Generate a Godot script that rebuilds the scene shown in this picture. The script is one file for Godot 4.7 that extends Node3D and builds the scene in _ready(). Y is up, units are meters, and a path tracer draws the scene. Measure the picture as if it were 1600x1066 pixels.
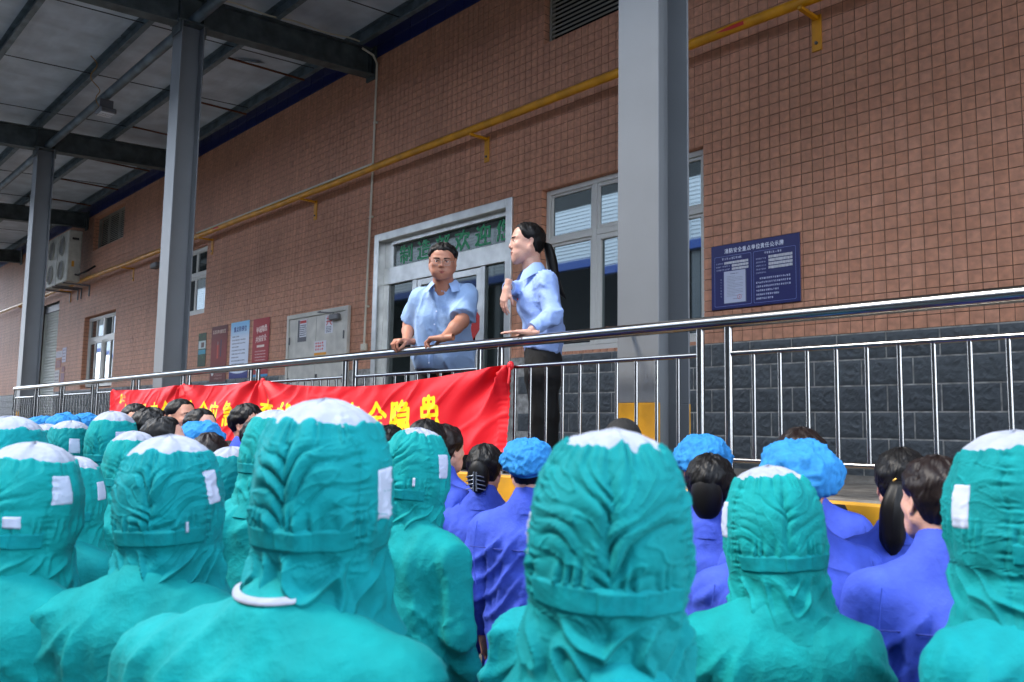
extends Node3D
# A factory dock under a steel canopy: two managers at a stainless rail speak to a crowd in work clothes.

const DOCK := 1.24          # floor of the raised walkway
const EYE := Vector3(3.138, 1.619, 6.603)

var cam: Camera3D
var M := {}
var noise := FastNoiseLite.new()
var noise_b := FastNoiseLite.new()
var rng := RandomNumberGenerator.new()
var used := {}
var cam_inv := Transform3D()

func _ready():
	# ---- camera ----
	cam = Camera3D.new()
	cam.name = "camera"
	var right := Vector3(0.67200, 0.01616, -0.74037)
	var up := Vector3(0.06416, 0.99473, 0.07995)
	var back := Vector3(0.73776, -0.10123, 0.66743)
	cam.transform = Transform3D(Basis(right, up, back).orthonormalized(), EYE)
	cam.near = 0.05
	cam.far = 400.0
	var lens := CameraAttributesPhysical.new()
	lens.frustum_focal_length = 30.04
	lens.exposure_aperture = 4.5
	lens.frustum_focus_distance = 5.6
	cam.attributes = lens
	cam.fov = 43.546
	add_child(cam)
	cam_inv = cam.transform.affine_inverse()
	# ---- sky, sun, exposure ----
	var sky_mat := ProceduralSkyMaterial.new()
	sky_mat.sky_top_color = Color(0.68, 0.74, 0.82)
	sky_mat.sky_horizon_color = Color(0.88, 0.91, 0.95)
	sky_mat.sky_curve = 0.25
	sky_mat.ground_bottom_color = Color(0.3, 0.3, 0.3)
	sky_mat.ground_horizon_color = Color(0.5, 0.52, 0.55)
	sky_mat.sky_energy_multiplier = 1.0
	var sky := Sky.new()
	sky.sky_material = sky_mat
	var env := Environment.new()
	env.background_mode = Environment.BG_SKY
	env.sky = sky
	env.tonemap_mode = Environment.TONE_MAPPER_LINEAR
	env.tonemap_exposure = 9.9
	env.sdfgi_enabled = true
	env.ssao_enabled = true
	env.ssil_enabled = true
	var we := WorldEnvironment.new()
	we.name = "environment"
	we.environment = env
	add_child(we)
	var sun := DirectionalLight3D.new()
	sun.name = "veiled_sun"
	sun.light_energy = 0.18
	sun.light_angular_distance = 16.0
	sun.light_color = Color(1.0, 0.97, 0.93)
	sun.shadow_enabled = true
	sun.look_at_from_position(Vector3.ZERO, Vector3(0.42, -1.0, -0.72), Vector3.UP)
	add_child(sun)
	# ---- the rest ----
	noise.seed = 11
	noise.noise_type = FastNoiseLite.TYPE_SIMPLEX_SMOOTH
	noise.frequency = 1.0
	noise.fractal_type = FastNoiseLite.FRACTAL_NONE
	noise_b.seed = 47
	noise_b.noise_type = FastNoiseLite.TYPE_SIMPLEX_SMOOTH
	noise_b.frequency = 1.0
	noise_b.fractal_octaves = 3
	rng.seed = 5
	make_materials()
	build_ground()
	build_wall()
	build_openings()
	build_wall_fittings()
	build_platform()
	build_canopy()
	build_opposite()
	build_railing()
	build_banner()
	build_people()

# ------------------------------------------------------------------ helpers
func numbered(parent: Node, called: String) -> String:
	var key := str(parent.get_instance_id()) + "/" + called
	var k: int = used.get(key, 0)
	used[key] = k + 1
	return called if k == 0 else "%s_%03d" % [called, k]

func put(o: Node3D, called: String, parent: Node = null) -> Node3D:
	var p: Node = parent if parent else self
	o.name = numbered(p, called)
	p.add_child(o, true)
	return o

func thing(called: String, label: String, category: String, at := Vector3.ZERO, turn := 0.0, group := "") -> Node3D:
	var o := Node3D.new()
	put(o, called)
	o.position = at
	o.rotation.y = turn
	tag(o, label, category, group)
	return o

func tag(o: Node, label: String, category: String, group := "") -> void:
	o.set_meta("label", label)
	o.set_meta("category", category)
	if group != "":
		o.set_meta("group", group)

func part(called: String, mesh: Mesh, mat: Material, parent: Node = null, at := Transform3D()) -> MeshInstance3D:
	var o := MeshInstance3D.new()
	o.mesh = mesh
	if mat:
		o.material_override = mat
	o.transform = at
	put(o, called, parent)
	return o

func shell(called: String, mesh: Mesh, mat: Material) -> MeshInstance3D:
	var o := part(called, mesh, mat)
	o.set_meta("kind", "structure")
	return o

func in_view(p: Vector3, margin := 1.04) -> bool:
	var q := cam_inv * p
	if q.z > -0.1:
		return false
	var t := 0.39944
	return absf(q.x / -q.z) < t * 1.5 * margin and absf(q.y / -q.z) < t * margin

# mesh collector; corners of quads run counter-clockwise seen from outside
class MB:
	var v := PackedVector3Array()
	var n := PackedVector3Array()
	var uv := PackedVector2Array()
	var c := PackedColorArray()
	var idx := PackedInt32Array()
	var has_uv := false
	var has_c := false

	func tri(a: Vector3, b: Vector3, d: Vector3) -> void:
		var nn := (b - a).cross(d - a).normalized()
		var k := v.size()
		v.append(a); v.append(b); v.append(d)
		n.append(nn); n.append(nn); n.append(nn)
		idx.append(k); idx.append(k + 2); idx.append(k + 1)

	func quad(a: Vector3, b: Vector3, cc: Vector3, d: Vector3) -> void:
		var nn := (cc - a).cross(d - b).normalized()
		var k := v.size()
		v.append(a); v.append(b); v.append(cc); v.append(d)
		for i in 4:
			n.append(nn)
		idx.append_array(PackedInt32Array([k, k + 2, k + 1, k, k + 3, k + 2]))

	func quad_uv(a: Vector3, b: Vector3, cc: Vector3, d: Vector3) -> void:
		# a bottom-left, b bottom-right, cc top-right, d top-left
		while uv.size() < v.size():
			uv.append(Vector2.ZERO)
		quad(a, b, cc, d)
		has_uv = true
		uv.append(Vector2(0, 1)); uv.append(Vector2(1, 1)); uv.append(Vector2(1, 0)); uv.append(Vector2(0, 0))

	func box(lo: Vector3, hi: Vector3, bev := 0.0) -> void:
		obox((lo + hi) * 0.5, (hi - lo) * 0.5, Basis(), bev)

	func obox(o: Vector3, h: Vector3, bs: Basis, bev := 0.0) -> void:
		var e := minf(bev, minf(h.x, minf(h.y, h.z)) * 0.9)
		var ax: Array[Vector3] = [bs.x.normalized(), bs.y.normalized(), bs.z.normalized()]
		var hh := [h.x, h.y, h.z]
		for a in 3:
			var b := (a + 1) % 3
			var d := (a + 2) % 3
			for s: float in [-1.0, 1.0]:
				var f: Vector3 = o + ax[a] * (hh[a] * s)
				var p: Vector3 = ax[b] * (hh[b] - e)
				var q: Vector3 = ax[d] * (hh[d] - e) * s
				quad(f - p - q, f + p - q, f + p + q, f - p + q)
		if e <= 0.0:
			return
		for a in 3:
			var b := (a + 1) % 3
			var d := (a + 2) % 3
			for sb: float in [-1.0, 1.0]:
				for sd: float in [-1.0, 1.0]:
					var l: Vector3 = ax[a] * (hh[a] - e)
					var p1: Vector3 = o + ax[b] * (hh[b] * sb) + ax[d] * ((hh[d] - e) * sd)
					var p2: Vector3 = o + ax[b] * ((hh[b] - e) * sb) + ax[d] * (hh[d] * sd)
					eq(p1, p2, l, o)
		for sx: float in [-1.0, 1.0]:
			for sy: float in [-1.0, 1.0]:
				for sz: float in [-1.0, 1.0]:
					var a1: Vector3 = o + ax[0] * (h.x * sx) + ax[1] * ((h.y - e) * sy) + ax[2] * ((h.z - e) * sz)
					var a2: Vector3 = o + ax[0] * ((h.x - e) * sx) + ax[1] * (h.y * sy) + ax[2] * ((h.z - e) * sz)
					var a3: Vector3 = o + ax[0] * ((h.x - e) * sx) + ax[1] * ((h.y - e) * sy) + ax[2] * (h.z * sz)
					if sx * sy * sz > 0:
						tri(a1, a2, a3)
					else:
						tri(a1, a3, a2)

	func eq(p1: Vector3, p2: Vector3, l: Vector3, o: Vector3) -> void:
		var a := p1 - l
		var b := p1 + l
		var cc := p2 + l
		var d := p2 - l
		if (cc - a).cross(d - b).dot((p1 + p2) * 0.5 - o) < 0.0:
			quad(d, cc, b, a)
		else:
			quad(a, b, cc, d)

	# round bar along points
	func tube(pts: PackedVector3Array, r: float, seg := 12, r_end := -1.0, cap := true) -> void:
		var last := pts.size() - 1
		var first := v.size()
		var t0 := (pts[1] - pts[0]).normalized()
		var side := t0.cross(Vector3.UP if absf(t0.y) < 0.9 else Vector3.RIGHT).normalized()
		for i in pts.size():
			var t := (pts[mini(i + 1, last)] - pts[maxi(i - 1, 0)]).normalized()
			side = (side - t * side.dot(t)).normalized()
			var up := side.cross(t)
			var rr := r if r_end < 0.0 else lerpf(r, r_end, float(i) / last)
			for k in seg:
				var a := TAU * k / seg
				var d := side * cos(a) + up * sin(a)
				v.append(pts[i] + d * rr)
				n.append(d)
		for i in last:
			for k in seg:
				var a := first + i * seg + k
				var b := first + i * seg + (k + 1) % seg
				idx.append_array(PackedInt32Array([a, b, a + seg, b, b + seg, a + seg]))
		if cap:
			for e in 2:
				var i0 := first + (0 if e == 0 else last * seg)
				var cen := pts[0] if e == 0 else pts[last]
				var nn := (pts[0] - pts[1]).normalized() if e == 0 else (pts[last] - pts[last - 1]).normalized()
				var k0 := v.size()
				v.append(cen); n.append(nn)
				for k in seg:
					v.append(v[i0 + k]); n.append(nn)
				for k in seg:
					var a := k0 + 1 + k
					var b := k0 + 1 + (k + 1) % seg
					idx.append_array(PackedInt32Array([k0, b, a] if e == 0 else [k0, a, b]))

	func bar(a: Vector3, b: Vector3, r: float, seg := 12) -> void:
		tube(PackedVector3Array([a, b]), r, seg)

	func ball(o: Vector3, r: Vector3, seg := 14, rings := 9, bs := Basis()) -> void:
		var k0 := v.size()
		for i in rings + 1:
			var f := PI * i / rings
			for j in seg + 1:
				var t := TAU * j / seg
				var d := Vector3(sin(f) * cos(t), cos(f), sin(f) * sin(t))
				v.append(o + bs * (d * r))
				n.append((bs * (d / r)).normalized())
		for i in rings:
			for j in seg:
				var a := k0 + i * (seg + 1) + j
				var b := a + seg + 1
				idx.append_array(PackedInt32Array([a, b, a + 1, a + 1, b, b + 1]))

	# grid of points, rows x cols, with smooth normals; reads outside when (row down, column right)
	func sheet(p: PackedVector3Array, cols: int, with_uv := false, flip := false) -> void:
		var rows := p.size() / cols
		var k0 := v.size()
		for i in rows:
			for j in cols:
				var dr := p[mini(i + 1, rows - 1) * cols + j] - p[maxi(i - 1, 0) * cols + j]
				var dc := p[i * cols + mini(j + 1, cols - 1)] - p[i * cols + maxi(j - 1, 0)]
				var nn := dr.cross(dc).normalized()
				if nn == Vector3.ZERO:
					nn = Vector3.UP
				v.append(p[i * cols + j])
				n.append(-nn if flip else nn)
				if with_uv:
					uv.append(Vector2(float(j) / (cols - 1), float(i) / (rows - 1)))
		has_uv = has_uv or with_uv
		for i in rows - 1:
			for j in cols - 1:
				var a := k0 + i * cols + j
				var b := a + cols
				if flip:
					idx.append_array(PackedInt32Array([a, b, a + 1, a + 1, b, b + 1]))
				else:
					idx.append_array(PackedInt32Array([a, a + 1, b, a + 1, b + 1, b]))

	func add(vv: PackedVector3Array, nn: PackedVector3Array, ii: PackedInt32Array) -> void:
		var k := v.size()
		v.append_array(vv)
		n.append_array(nn)
		for i in ii:
			idx.append(i + k)

	# polygon in the xy plane pushed along z
	func prism(poly: PackedVector2Array, z0: float, z1: float) -> void:
		var q := poly
		var area := 0.0
		for i in q.size():
			area += q[i].cross(q[(i + 1) % q.size()])
		if area < 0.0:
			q = poly.duplicate()
			q.reverse()
		var t := Geometry2D.triangulate_polygon(q)
		for i in range(0, t.size(), 3):
			var a := q[t[i]]
			var b := q[t[i + 1]]
			var d := q[t[i + 2]]
			if (b - a).cross(d - a) < 0:
				var s := b
				b = d
				d = s
			tri(Vector3(a.x, a.y, z1), Vector3(b.x, b.y, z1), Vector3(d.x, d.y, z1))
			tri(Vector3(a.x, a.y, z0), Vector3(d.x, d.y, z0), Vector3(b.x, b.y, z0))
		for i in q.size():
			var a := q[i]
			var b := q[(i + 1) % q.size()]
			quad(Vector3(a.x, a.y, z0), Vector3(b.x, b.y, z0), Vector3(b.x, b.y, z1), Vector3(a.x, a.y, z1))

	func mesh() -> ArrayMesh:
		var m := ArrayMesh.new()
		var a := []
		a.resize(Mesh.ARRAY_MAX)
		a[Mesh.ARRAY_VERTEX] = v
		a[Mesh.ARRAY_NORMAL] = n
		if has_uv:
			while uv.size() < v.size():
				uv.append(Vector2.ZERO)
			a[Mesh.ARRAY_TEX_UV] = uv
		if has_c:
			a[Mesh.ARRAY_COLOR] = c
		a[Mesh.ARRAY_INDEX] = idx
		m.add_surface_from_arrays(Mesh.PRIMITIVE_TRIANGLES, a)
		return m

func boxmesh(lo: Vector3, hi: Vector3, bev := 0.0) -> ArrayMesh:
	var b := MB.new()
	b.box(lo, hi, bev)
	return b.mesh()

func barmesh(a: Vector3, b: Vector3, r: float, seg := 12) -> ArrayMesh:
	var m := MB.new()
	m.bar(a, b, r, seg)
	return m.mesh()

func tubemesh(pts: PackedVector3Array, r: float, seg := 10) -> ArrayMesh:
	var m := MB.new()
	m.tube(pts, r, seg)
	return m.mesh()

# ------------------------------------------------------------------ materials
func paint(called: String, col: Color, rough := 0.7, metal := 0.0, spec := 0.5) -> StandardMaterial3D:
	var m := StandardMaterial3D.new()
	m.albedo_color = col
	m.roughness = rough
	m.metallic = metal
	m.metallic_specular = spec
	M[called] = m
	return m

func grain(scale: float, octaves: int, lo: float, hi: float, sd: int, size := 256) -> ImageTexture:
	var f := FastNoiseLite.new()
	f.seed = sd
	f.frequency = scale
	f.fractal_octaves = octaves
	f.noise_type = FastNoiseLite.TYPE_SIMPLEX_SMOOTH
	var im := f.get_seamless_image(size, size)
	im.convert(Image.FORMAT_RGB8)
	for y in size:
		for x in size:
			var k := lerpf(lo, hi, im.get_pixel(x, y).r)
			im.set_pixel(x, y, Color(k, k, k))
	return ImageTexture.create_from_image(im)

func bumps(scale: float, octaves: int, sd: int, strength: float, size := 256, ridged := false, stretch := 1.0) -> ImageTexture:
	var f := FastNoiseLite.new()
	f.seed = sd
	f.frequency = scale
	f.fractal_octaves = octaves
	f.noise_type = FastNoiseLite.TYPE_SIMPLEX_SMOOTH
	if ridged:
		f.fractal_type = FastNoiseLite.FRACTAL_RIDGED
	var im := f.get_seamless_image(int(size / stretch), size)
	if stretch != 1.0:
		im.resize(size, size, Image.INTERPOLATE_CUBIC)
	im.bump_map_to_normal_map(strength)
	return ImageTexture.create_from_image(im)

func tri(m: StandardMaterial3D, scale: float, tex: Texture2D, nrm: Texture2D = null, ns := 1.0, world := false) -> void:
	if tex:
		m.albedo_texture = tex
	if nrm:
		m.normal_enabled = true
		m.normal_texture = nrm
		m.normal_scale = ns
	m.uv1_triplanar = true
	m.uv1_world_triplanar = world
	m.uv1_scale = Vector3.ONE * scale

func make_materials() -> void:
	var g_soft := grain(0.012, 4, 0.82, 1.0, 3)
	var g_dirt := grain(0.02, 5, 0.62, 1.0, 9)
	var n_fine := bumps(0.09, 3, 21, 1.6)
	var n_cloth := bumps(0.012, 4, 33, 6.5, 512, true)
	var n_rock := bumps(0.010, 4, 17, 9.0, 256, true)
	var n_sheet := bumps(0.02, 3, 71, 2.0, 256, false, 4.0)
	var m := paint("tile", Color(0.835, 0.59, 0.465), 0.62)
	tri(m, 3.1, g_soft, n_fine, 0.35, true)
	m.vertex_color_use_as_albedo = true
	for k in 3:
		m = paint("tile%d" % k, [Color(0.835, 0.59, 0.465), Color(0.82, 0.575, 0.45), Color(0.845, 0.605, 0.485)][k], 0.62)
		tri(m, 3.1, g_soft, n_fine, 0.35, true)
	m = paint("grout", Color(0.31, 0.285, 0.24), 0.95)
	tri(m, 1.0, g_dirt, null, 1.0, true)
	m = paint("blue_tile", Color(0.10, 0.14, 0.36), 0.35)
	for k in 3:
		m = paint("stone%d" % k, [Color(0.29, 0.315, 0.335), Color(0.275, 0.30, 0.32), Color(0.305, 0.33, 0.348)][k], 0.55)
		tri(m, 1.7 + 0.37 * k, g_soft, n_rock, 0.45, false)
	m = paint("mortar", Color(0.74, 0.73, 0.71), 0.95)
	tri(m, 2.0, g_dirt, null, 1.0, true)
	m = paint("concrete", Color(0.50, 0.48, 0.45), 0.95)
	tri(m, 0.9, g_dirt, n_fine, 1.2, true)
	m = paint("ground", Color(0.40, 0.40, 0.39), 0.95)
	tri(m, 0.35, g_dirt, n_fine, 1.0, true)
	m = paint("yellow_paint", Color(0.80, 0.57, 0.05), 0.6)
	tri(m, 1.3, g_soft, null, 1.0, true)
	m = paint("black_paint", Color(0.10, 0.115, 0.135), 0.6)
	tri(m, 1.3, g_dirt, null, 1.0, true)
	m = paint("column_paint", Color(0.42, 0.432, 0.445), 0.45)
	tri(m, 0.5, grain(0.01, 4, 0.93, 1.0, 4), null, 1.0, true)
	m = paint("beam_paint", Color(0.33, 0.37, 0.375), 0.6)
	tri(m, 0.7, g_dirt, null, 1.0, true)
	m = paint("zinc", Color(0.46, 0.52, 0.55), 0.5, 0.25)
	tri(m, 0.6, g_dirt, null, 1.0, true)
	m = paint("rust", Color(0.36, 0.19, 0.10), 0.9)
	m = paint("roof_film", Color(0.78, 0.82, 0.86), 0.5)
	tri(m, 0.45, g_soft, n_sheet, 0.8, true)
	paint("black_gap", Color(0.03, 0.03, 0.035), 0.9)
	m = paint("steel", Color(0.60, 0.60, 0.60), 0.2, 1.0)
	m = paint("brushed", Color(0.90, 0.90, 0.885), 0.34, 1.0)
	tri(m, 0.8, g_soft, null, 1.0, true)
	paint("glass", Color(0.46, 0.50, 0.51), 0.02, 0.85, 1.0)
	paint("door_glass", Color(0.20, 0.235, 0.23), 0.03, 0.6, 1.0)
	paint("upvc", Color(0.80, 0.795, 0.77), 0.4)
	m = paint("door_cream", Color(0.80, 0.785, 0.745), 0.45)
	tri(m, 0.8, g_soft, null, 1.0, true)
	m = paint("shutter", Color(0.72, 0.73, 0.70), 0.5)
	paint("conduit", Color(0.78, 0.75, 0.68), 0.5)
	m = paint("pipe_yellow", Color(0.88, 0.60, 0.0), 0.4)
	tri(m, 1.1, g_soft, null, 1.0, true)
	paint("red_paint", Color(0.74, 0.10, 0.08), 0.5)
	m = paint("ac_white", Color(0.74, 0.73, 0.68), 0.5)
	tri(m, 1.2, g_soft, null, 1.0, true)
	paint("dark_plastic", Color(0.06, 0.06, 0.065), 0.5)
	paint("louver", Color(0.60, 0.58, 0.53), 0.45, 0.3)
	paint("cable", Color(0.74, 0.71, 0.62), 0.6)
	paint("wire_yellow", Color(0.62, 0.46, 0.2), 0.6)
	paint("grey_metal", Color(0.42, 0.42, 0.43), 0.5, 0.6)
	paint("lamp_face", Color(0.80, 0.82, 0.84), 0.3)
	m = paint("cladding", Color(0.86, 0.88, 0.90), 0.5)
	paint("blue_trim", Color(0.10, 0.28, 0.60), 0.5)
	paint("shed_dark", Color(0.20, 0.21, 0.22), 0.8)
	paint("green_letter", Color(0.03, 0.60, 0.37), 0.4)
	# cloth
	m = paint("teal", Color(0.0, 0.525, 0.545), 0.82, 0.0, 0.3)
	tri(m, 2.6, g_soft, n_cloth, 0.60, false)
	m.rim_enabled = true
	m.rim = 0.15
	for k in 3:
		M["teal%d" % k] = M.teal.duplicate()
		M["teal%d" % k].albedo_color = [Color(0.0, 0.525, 0.545), Color(0.02, 0.555, 0.555), Color(0.0, 0.50, 0.51)][k]
	m = paint("teal_band", Color(0.0, 0.515, 0.535), 0.82, 0.0, 0.3)
	tri(m, 9.0, g_soft, n_cloth, 0.35, false)
	m = paint("white_cloth", Color(0.61, 0.63, 0.69), 0.85)
	tri(m, 6.0, g_soft, n_cloth, 0.5, false)
	m = paint("mesh_white", Color(0.66, 0.68, 0.76), 0.85)
	tri(m, 60.0, null, n_fine, 0.9, false)
	m = paint("uniform", Color(0.26, 0.345, 0.76), 0.8, 0.0, 0.3)
	tri(m, 3.0, g_soft, n_cloth, 0.5, false)
	m = paint("uniform_seam", Color(0.18, 0.235, 0.56), 0.8)
	m = paint("bouffant", Color(0.20, 0.53, 0.79), 0.8, 0.0, 0.3)
	tri(m, 9.0, g_soft, n_cloth, 0.5, false)
	m.backlight_enabled = true
	m.backlight = Color(0.2, 0.25, 0.3)
	m = paint("shirt", Color(0.56, 0.67, 0.82), 0.8)
	tri(m, 4.0, null, n_cloth, 0.5, false)
	m = paint("blouse", Color(0.54, 0.64, 0.85), 0.65)
	tri(m, 4.0, null, n_cloth, 0.5, false)
	m = paint("collar_cloth", Color(0.57, 0.68, 0.85), 0.8)
	m = paint("trousers", Color(0.035, 0.036, 0.045), 0.85)
	tri(m, 5.0, g_soft, n_cloth, 0.4, false)
	m = paint("work_trousers", Color(0.12, 0.15, 0.38), 0.85)
	paint("shoe", Color(0.03, 0.03, 0.033), 0.4)
	m = paint("skin", Color(0.78, 0.56, 0.46), 0.52)
	m.vertex_color_use_as_albedo = false
	m.subsurf_scatter_enabled = true
	m.subsurf_scatter_strength = 0.12
	tri(m, 14.0, grain(0.03, 3, 0.90, 1.0, 91), n_fine, 0.15, false)
	m = paint("skin_man", Color(0.70, 0.475, 0.375), 0.5)
	m.subsurf_scatter_enabled = true
	m.subsurf_scatter_strength = 0.12
	tri(m, 14.0, M.skin.albedo_texture, n_fine, 0.15, false)
	m = paint("skin_woman", Color(0.82, 0.62, 0.54), 0.5)
	m.subsurf_scatter_enabled = true
	m.subsurf_scatter_strength = 0.12
	tri(m, 14.0, M.skin.albedo_texture, n_fine, 0.1, false)
	paint("red_cloth", Color(0.80, 0.065, 0.115), 0.6)
	paint("lips", Color(0.58, 0.24, 0.23), 0.45)
	paint("eye_white", Color(0.80, 0.78, 0.75), 0.25)
	paint("iris", Color(0.05, 0.035, 0.03), 0.15)
	paint("brow", Color(0.06, 0.045, 0.04), 0.8)
	m = paint("hair", Color(0.05, 0.044, 0.046), 0.5, 0.0, 0.35)
	m = paint("hair_brown", Color(0.095, 0.058, 0.053), 0.5, 0.0, 0.35)
	m = paint("hair_buzz", Color(0.075, 0.068, 0.066), 0.8)
	tri(m, 60.0, grain(0.12, 2, 0.4, 1.0, 12), n_fine, 1.5, false)
	paint("clip", Color(0.45, 0.47, 0.5), 0.2, 0.4)
	paint("gold", Color(0.75, 0.58, 0.30), 0.3, 1.0)
	paint("lens_rim", Color(0.62, 0.55, 0.52), 0.3, 0.6)
	paint("button", Color(0.80, 0.84, 0.92), 0.4)
	paint("paper", Color(0.80, 0.80, 0.86), 0.8)
	paint("phone", Color(0.10, 0.20, 0.45), 0.2)

# ------------------------------------------------------------------ setting
func build_ground() -> void:
	shell("ground", boxmesh(Vector3(-150, -0.3, -60), Vector3(120, 0, 150)), M.ground)

# openings: x0, x1, y0, y1, depth of the recess
const HOLES := [
	[-3.7, -1.5, 2.42, 4.32], [-7.1, -4.2, 1.24, 4.32], [-20.9, -18.4, 2.42, 4.32], [-15.0, -13.1, 3.72, 5.12],
	[-25.3, -23.4, 1.24, 5.02], [-3.7, -1.9, 6.02, 6.92], [-20.6, -18.2, 6.02, 6.92]]
const X0 := -36.0
const X1 := 7.0
const Y1 := 9.0

func hole_at(x: float, y: float) -> bool:
	for h: Array in HOLES:
		if x > h[0] and x < h[1] and y > h[2] and y < h[3]:
			return true
	return false

func build_wall() -> void:
	var w := thing("factory_wall", "long factory wall of square terracotta tiles over a dark split-stone base", "wall")
	# masonry behind the tiles, cut round the openings
	var xs := [X0, X1]
	var ys := [0.0, 1.24, 2.42, Y1]
	for h: Array in HOLES:
		for k: float in [h[0], h[1]]:
			if not xs.has(k):
				xs.append(k)
		for k: float in [h[2], h[3]]:
			if not ys.has(k):
				ys.append(k)
	xs.sort()
	ys.sort()
	var upper := MB.new()
	var lower := MB.new()
	for i in xs.size() - 1:
		for j in ys.size() - 1:
			if hole_at((xs[i] + xs[i + 1]) * 0.5, (ys[j] + ys[j + 1]) * 0.5):
				continue
			var b := lower if ys[j] < 2.4 else upper
			b.box(Vector3(xs[i], ys[j], -0.34), Vector3(xs[i + 1], ys[j + 1], -0.0062 if ys[j] > 2.4 else -0.004))
	part("grout_bed", upper.mesh(), M.grout, w)
	part("mortar_bed", lower.mesh(), M.mortar, w)
	var closing := part("inner_wall", boxmesh(Vector3(X0, 0, -0.5), Vector3(X1, Y1, -0.345)), M.shed_dark, w)
	closing.set_meta("kind", "structure")
	# square tiles
	var tile := MB.new()
	var e := 0.0022
	var hw := 0.0476
	tile.quad(Vector3(-hw + e, -hw + e, 0), Vector3(hw - e, -hw + e, 0), Vector3(hw - e, hw - e, 0), Vector3(-hw + e, hw - e, 0))
	var ring_a := [Vector3(-hw + e, -hw + e, 0), Vector3(hw - e, -hw + e, 0), Vector3(hw - e, hw - e, 0), Vector3(-hw + e, hw - e, 0)]
	var ring_b := [Vector3(-hw, -hw, -0.0018), Vector3(hw, -hw, -0.0018), Vector3(hw, hw, -0.0018), Vector3(-hw, hw, -0.0018)]
	var ring_c := [Vector3(-hw, -hw, -0.006), Vector3(hw, -hw, -0.006), Vector3(hw, hw, -0.006), Vector3(-hw, hw, -0.006)]
	for k in 4:
		tile.quad(ring_b[k], ring_b[(k + 1) % 4], ring_a[(k + 1) % 4], ring_a[k])
		tile.quad(ring_c[k], ring_c[(k + 1) % 4], ring_b[(k + 1) % 4], ring_b[k])
	var tm := tile.mesh()
	var near := []
	var places: Array[Vector3] = []
	for i in range(-360, 70):
		for j in 46:
			var p := Vector3(0.1 * i + 0.05, 2.47 + 0.1 * j, 0)
			if hole_at(p.x, p.y):
				continue
			places.append(p)
			if in_view(p, 0.99) and not (p.x > -1.41 and p.x < -0.51 and p.y > 2.72 and p.y < 3.32):
				near.append([p.distance_to(EYE), places.size() - 1])
	near.sort()
	var single := {}
	for k in mini(300, near.size()):
		single[near[k][1]] = true
	var mm := MultiMesh.new()
	mm.transform_format = MultiMesh.TRANSFORM_3D
	mm.use_colors = true
	mm.mesh = tm
	mm.instance_count = places.size() - single.size()
	var at := 0
	for k in places.size():
		var p: Vector3 = places[k]
		var t := Transform3D(Basis.from_euler(Vector3(rng.randf_range(-0.012, 0.012), rng.randf_range(-0.012, 0.012), rng.randf_range(-0.006, 0.006))), p + Vector3(0, 0, rng.randf_range(-0.0012, 0.0006)))
		var shade := 0.93 + 0.07 * noise.get_noise_2d(p.x * 0.5, p.y * 0.7) + 0.08 * noise.get_noise_2d(p.x * 3.1, p.y * 0.35 + 40.0) + rng.randf_range(-0.05, 0.05) - (0.16 if rng.randf() < 0.012 else 0.0)
		if single.has(k):
			part("tile", tm, M["tile%d" % (rng.randi() % 3)], w, t)
		else:
			mm.set_instance_transform(at, t)
			mm.set_instance_color(at, Color(shade, shade * rng.randf_range(0.985, 1.015), shade))
			at += 1
	var field := MultiMeshInstance3D.new()
	field.multimesh = mm
	field.material_override = M.tile
	put(field, "tile_field", w)
	field.set_meta("kind", "stuff")
	# blue course under the canopy
	for i in 107:
		var x := X0 + 0.4 * i
		part("blue_tile", boxmesh(Vector3(x + 0.003, 7.025, -0.006), Vector3(x + 0.397, 7.2, 0.0), 0.003), M.blue_tile, w)
		part("blue_tile", boxmesh(Vector3(x + 0.003, 7.206, -0.006), Vector3(x + 0.397, 7.42, 0.0), 0.003), M.blue_tile, w)
	# split-face stones of the base
	var kinds: Array[ArrayMesh] = []
	for k in 6:
		kinds.append(split_stone(0.390, 0.1955, k))
	var stones := []
	for j in 6:
		for i in range(-90, 18):
			var x := -1.427 + 0.403 * i + (0.2015 if j % 2 == 1 else 0.0) + 0.2015
			var y := 2.414 - 0.2085 * (j + 0.5)
			if y < 1.2 or x < X0 + 0.25 or x > X1 - 0.25:
				continue
			var clash := false
			for h: Array in HOLES:
				if x + 0.19 > h[0] and x - 0.19 < h[1] and y < h[3] - 0.02 and y > h[2] - 0.05:
					clash = true
			if x > -9.75 and x < -7.52:
				clash = true
			if clash:
				continue
			stones.append([Vector3(x, y, 0).distance_to(EYE) + (0.0 if in_view(Vector3(x, y, 0)) else 60.0), Vector3(x, y, -0.0035)])
	stones.sort()
	var rest := MB.new()
	for k in stones.size():
		var p: Vector3 = stones[k][1]
		var m := kinds[rng.randi() % 6]
		if k < 300:
			part("stone_block", m, M["stone%d" % (k % 3)], w, Transform3D(Basis(), p))
		else:
			rest.obox(p + Vector3(0, 0, 0.008), Vector3(0.195, 0.0975, 0.008), Basis(), 0.004)
	var far := part("stone_courses", rest.mesh(), M.stone0, w)
	far.set_meta("kind", "stuff")
	# rough mortar kerb where wall meets dock
	var kerb := PackedVector3Array()
	for r in 4:
		for i in 360:
			var x := X0 + (X1 - X0) * i / 359.0
			var prof: Array = [[1.29, 0.012], [1.28, 0.06], [1.262, 0.09], [1.238, 0.13]]
			var q: Array = prof[r]
			kerb.append(Vector3(x, q[0] + (0.012 * noise.get_noise_2d(x * 6.0, r * 3.0) if r < 3 else 0.0), q[1] + 0.02 * noise.get_noise_2d(x * 4.0, 9.0 + r)))
	var kb := MB.new()
	kb.sheet(kerb, 360)
	part("mortar_kerb", kb.mesh(), M.concrete, w)

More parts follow.
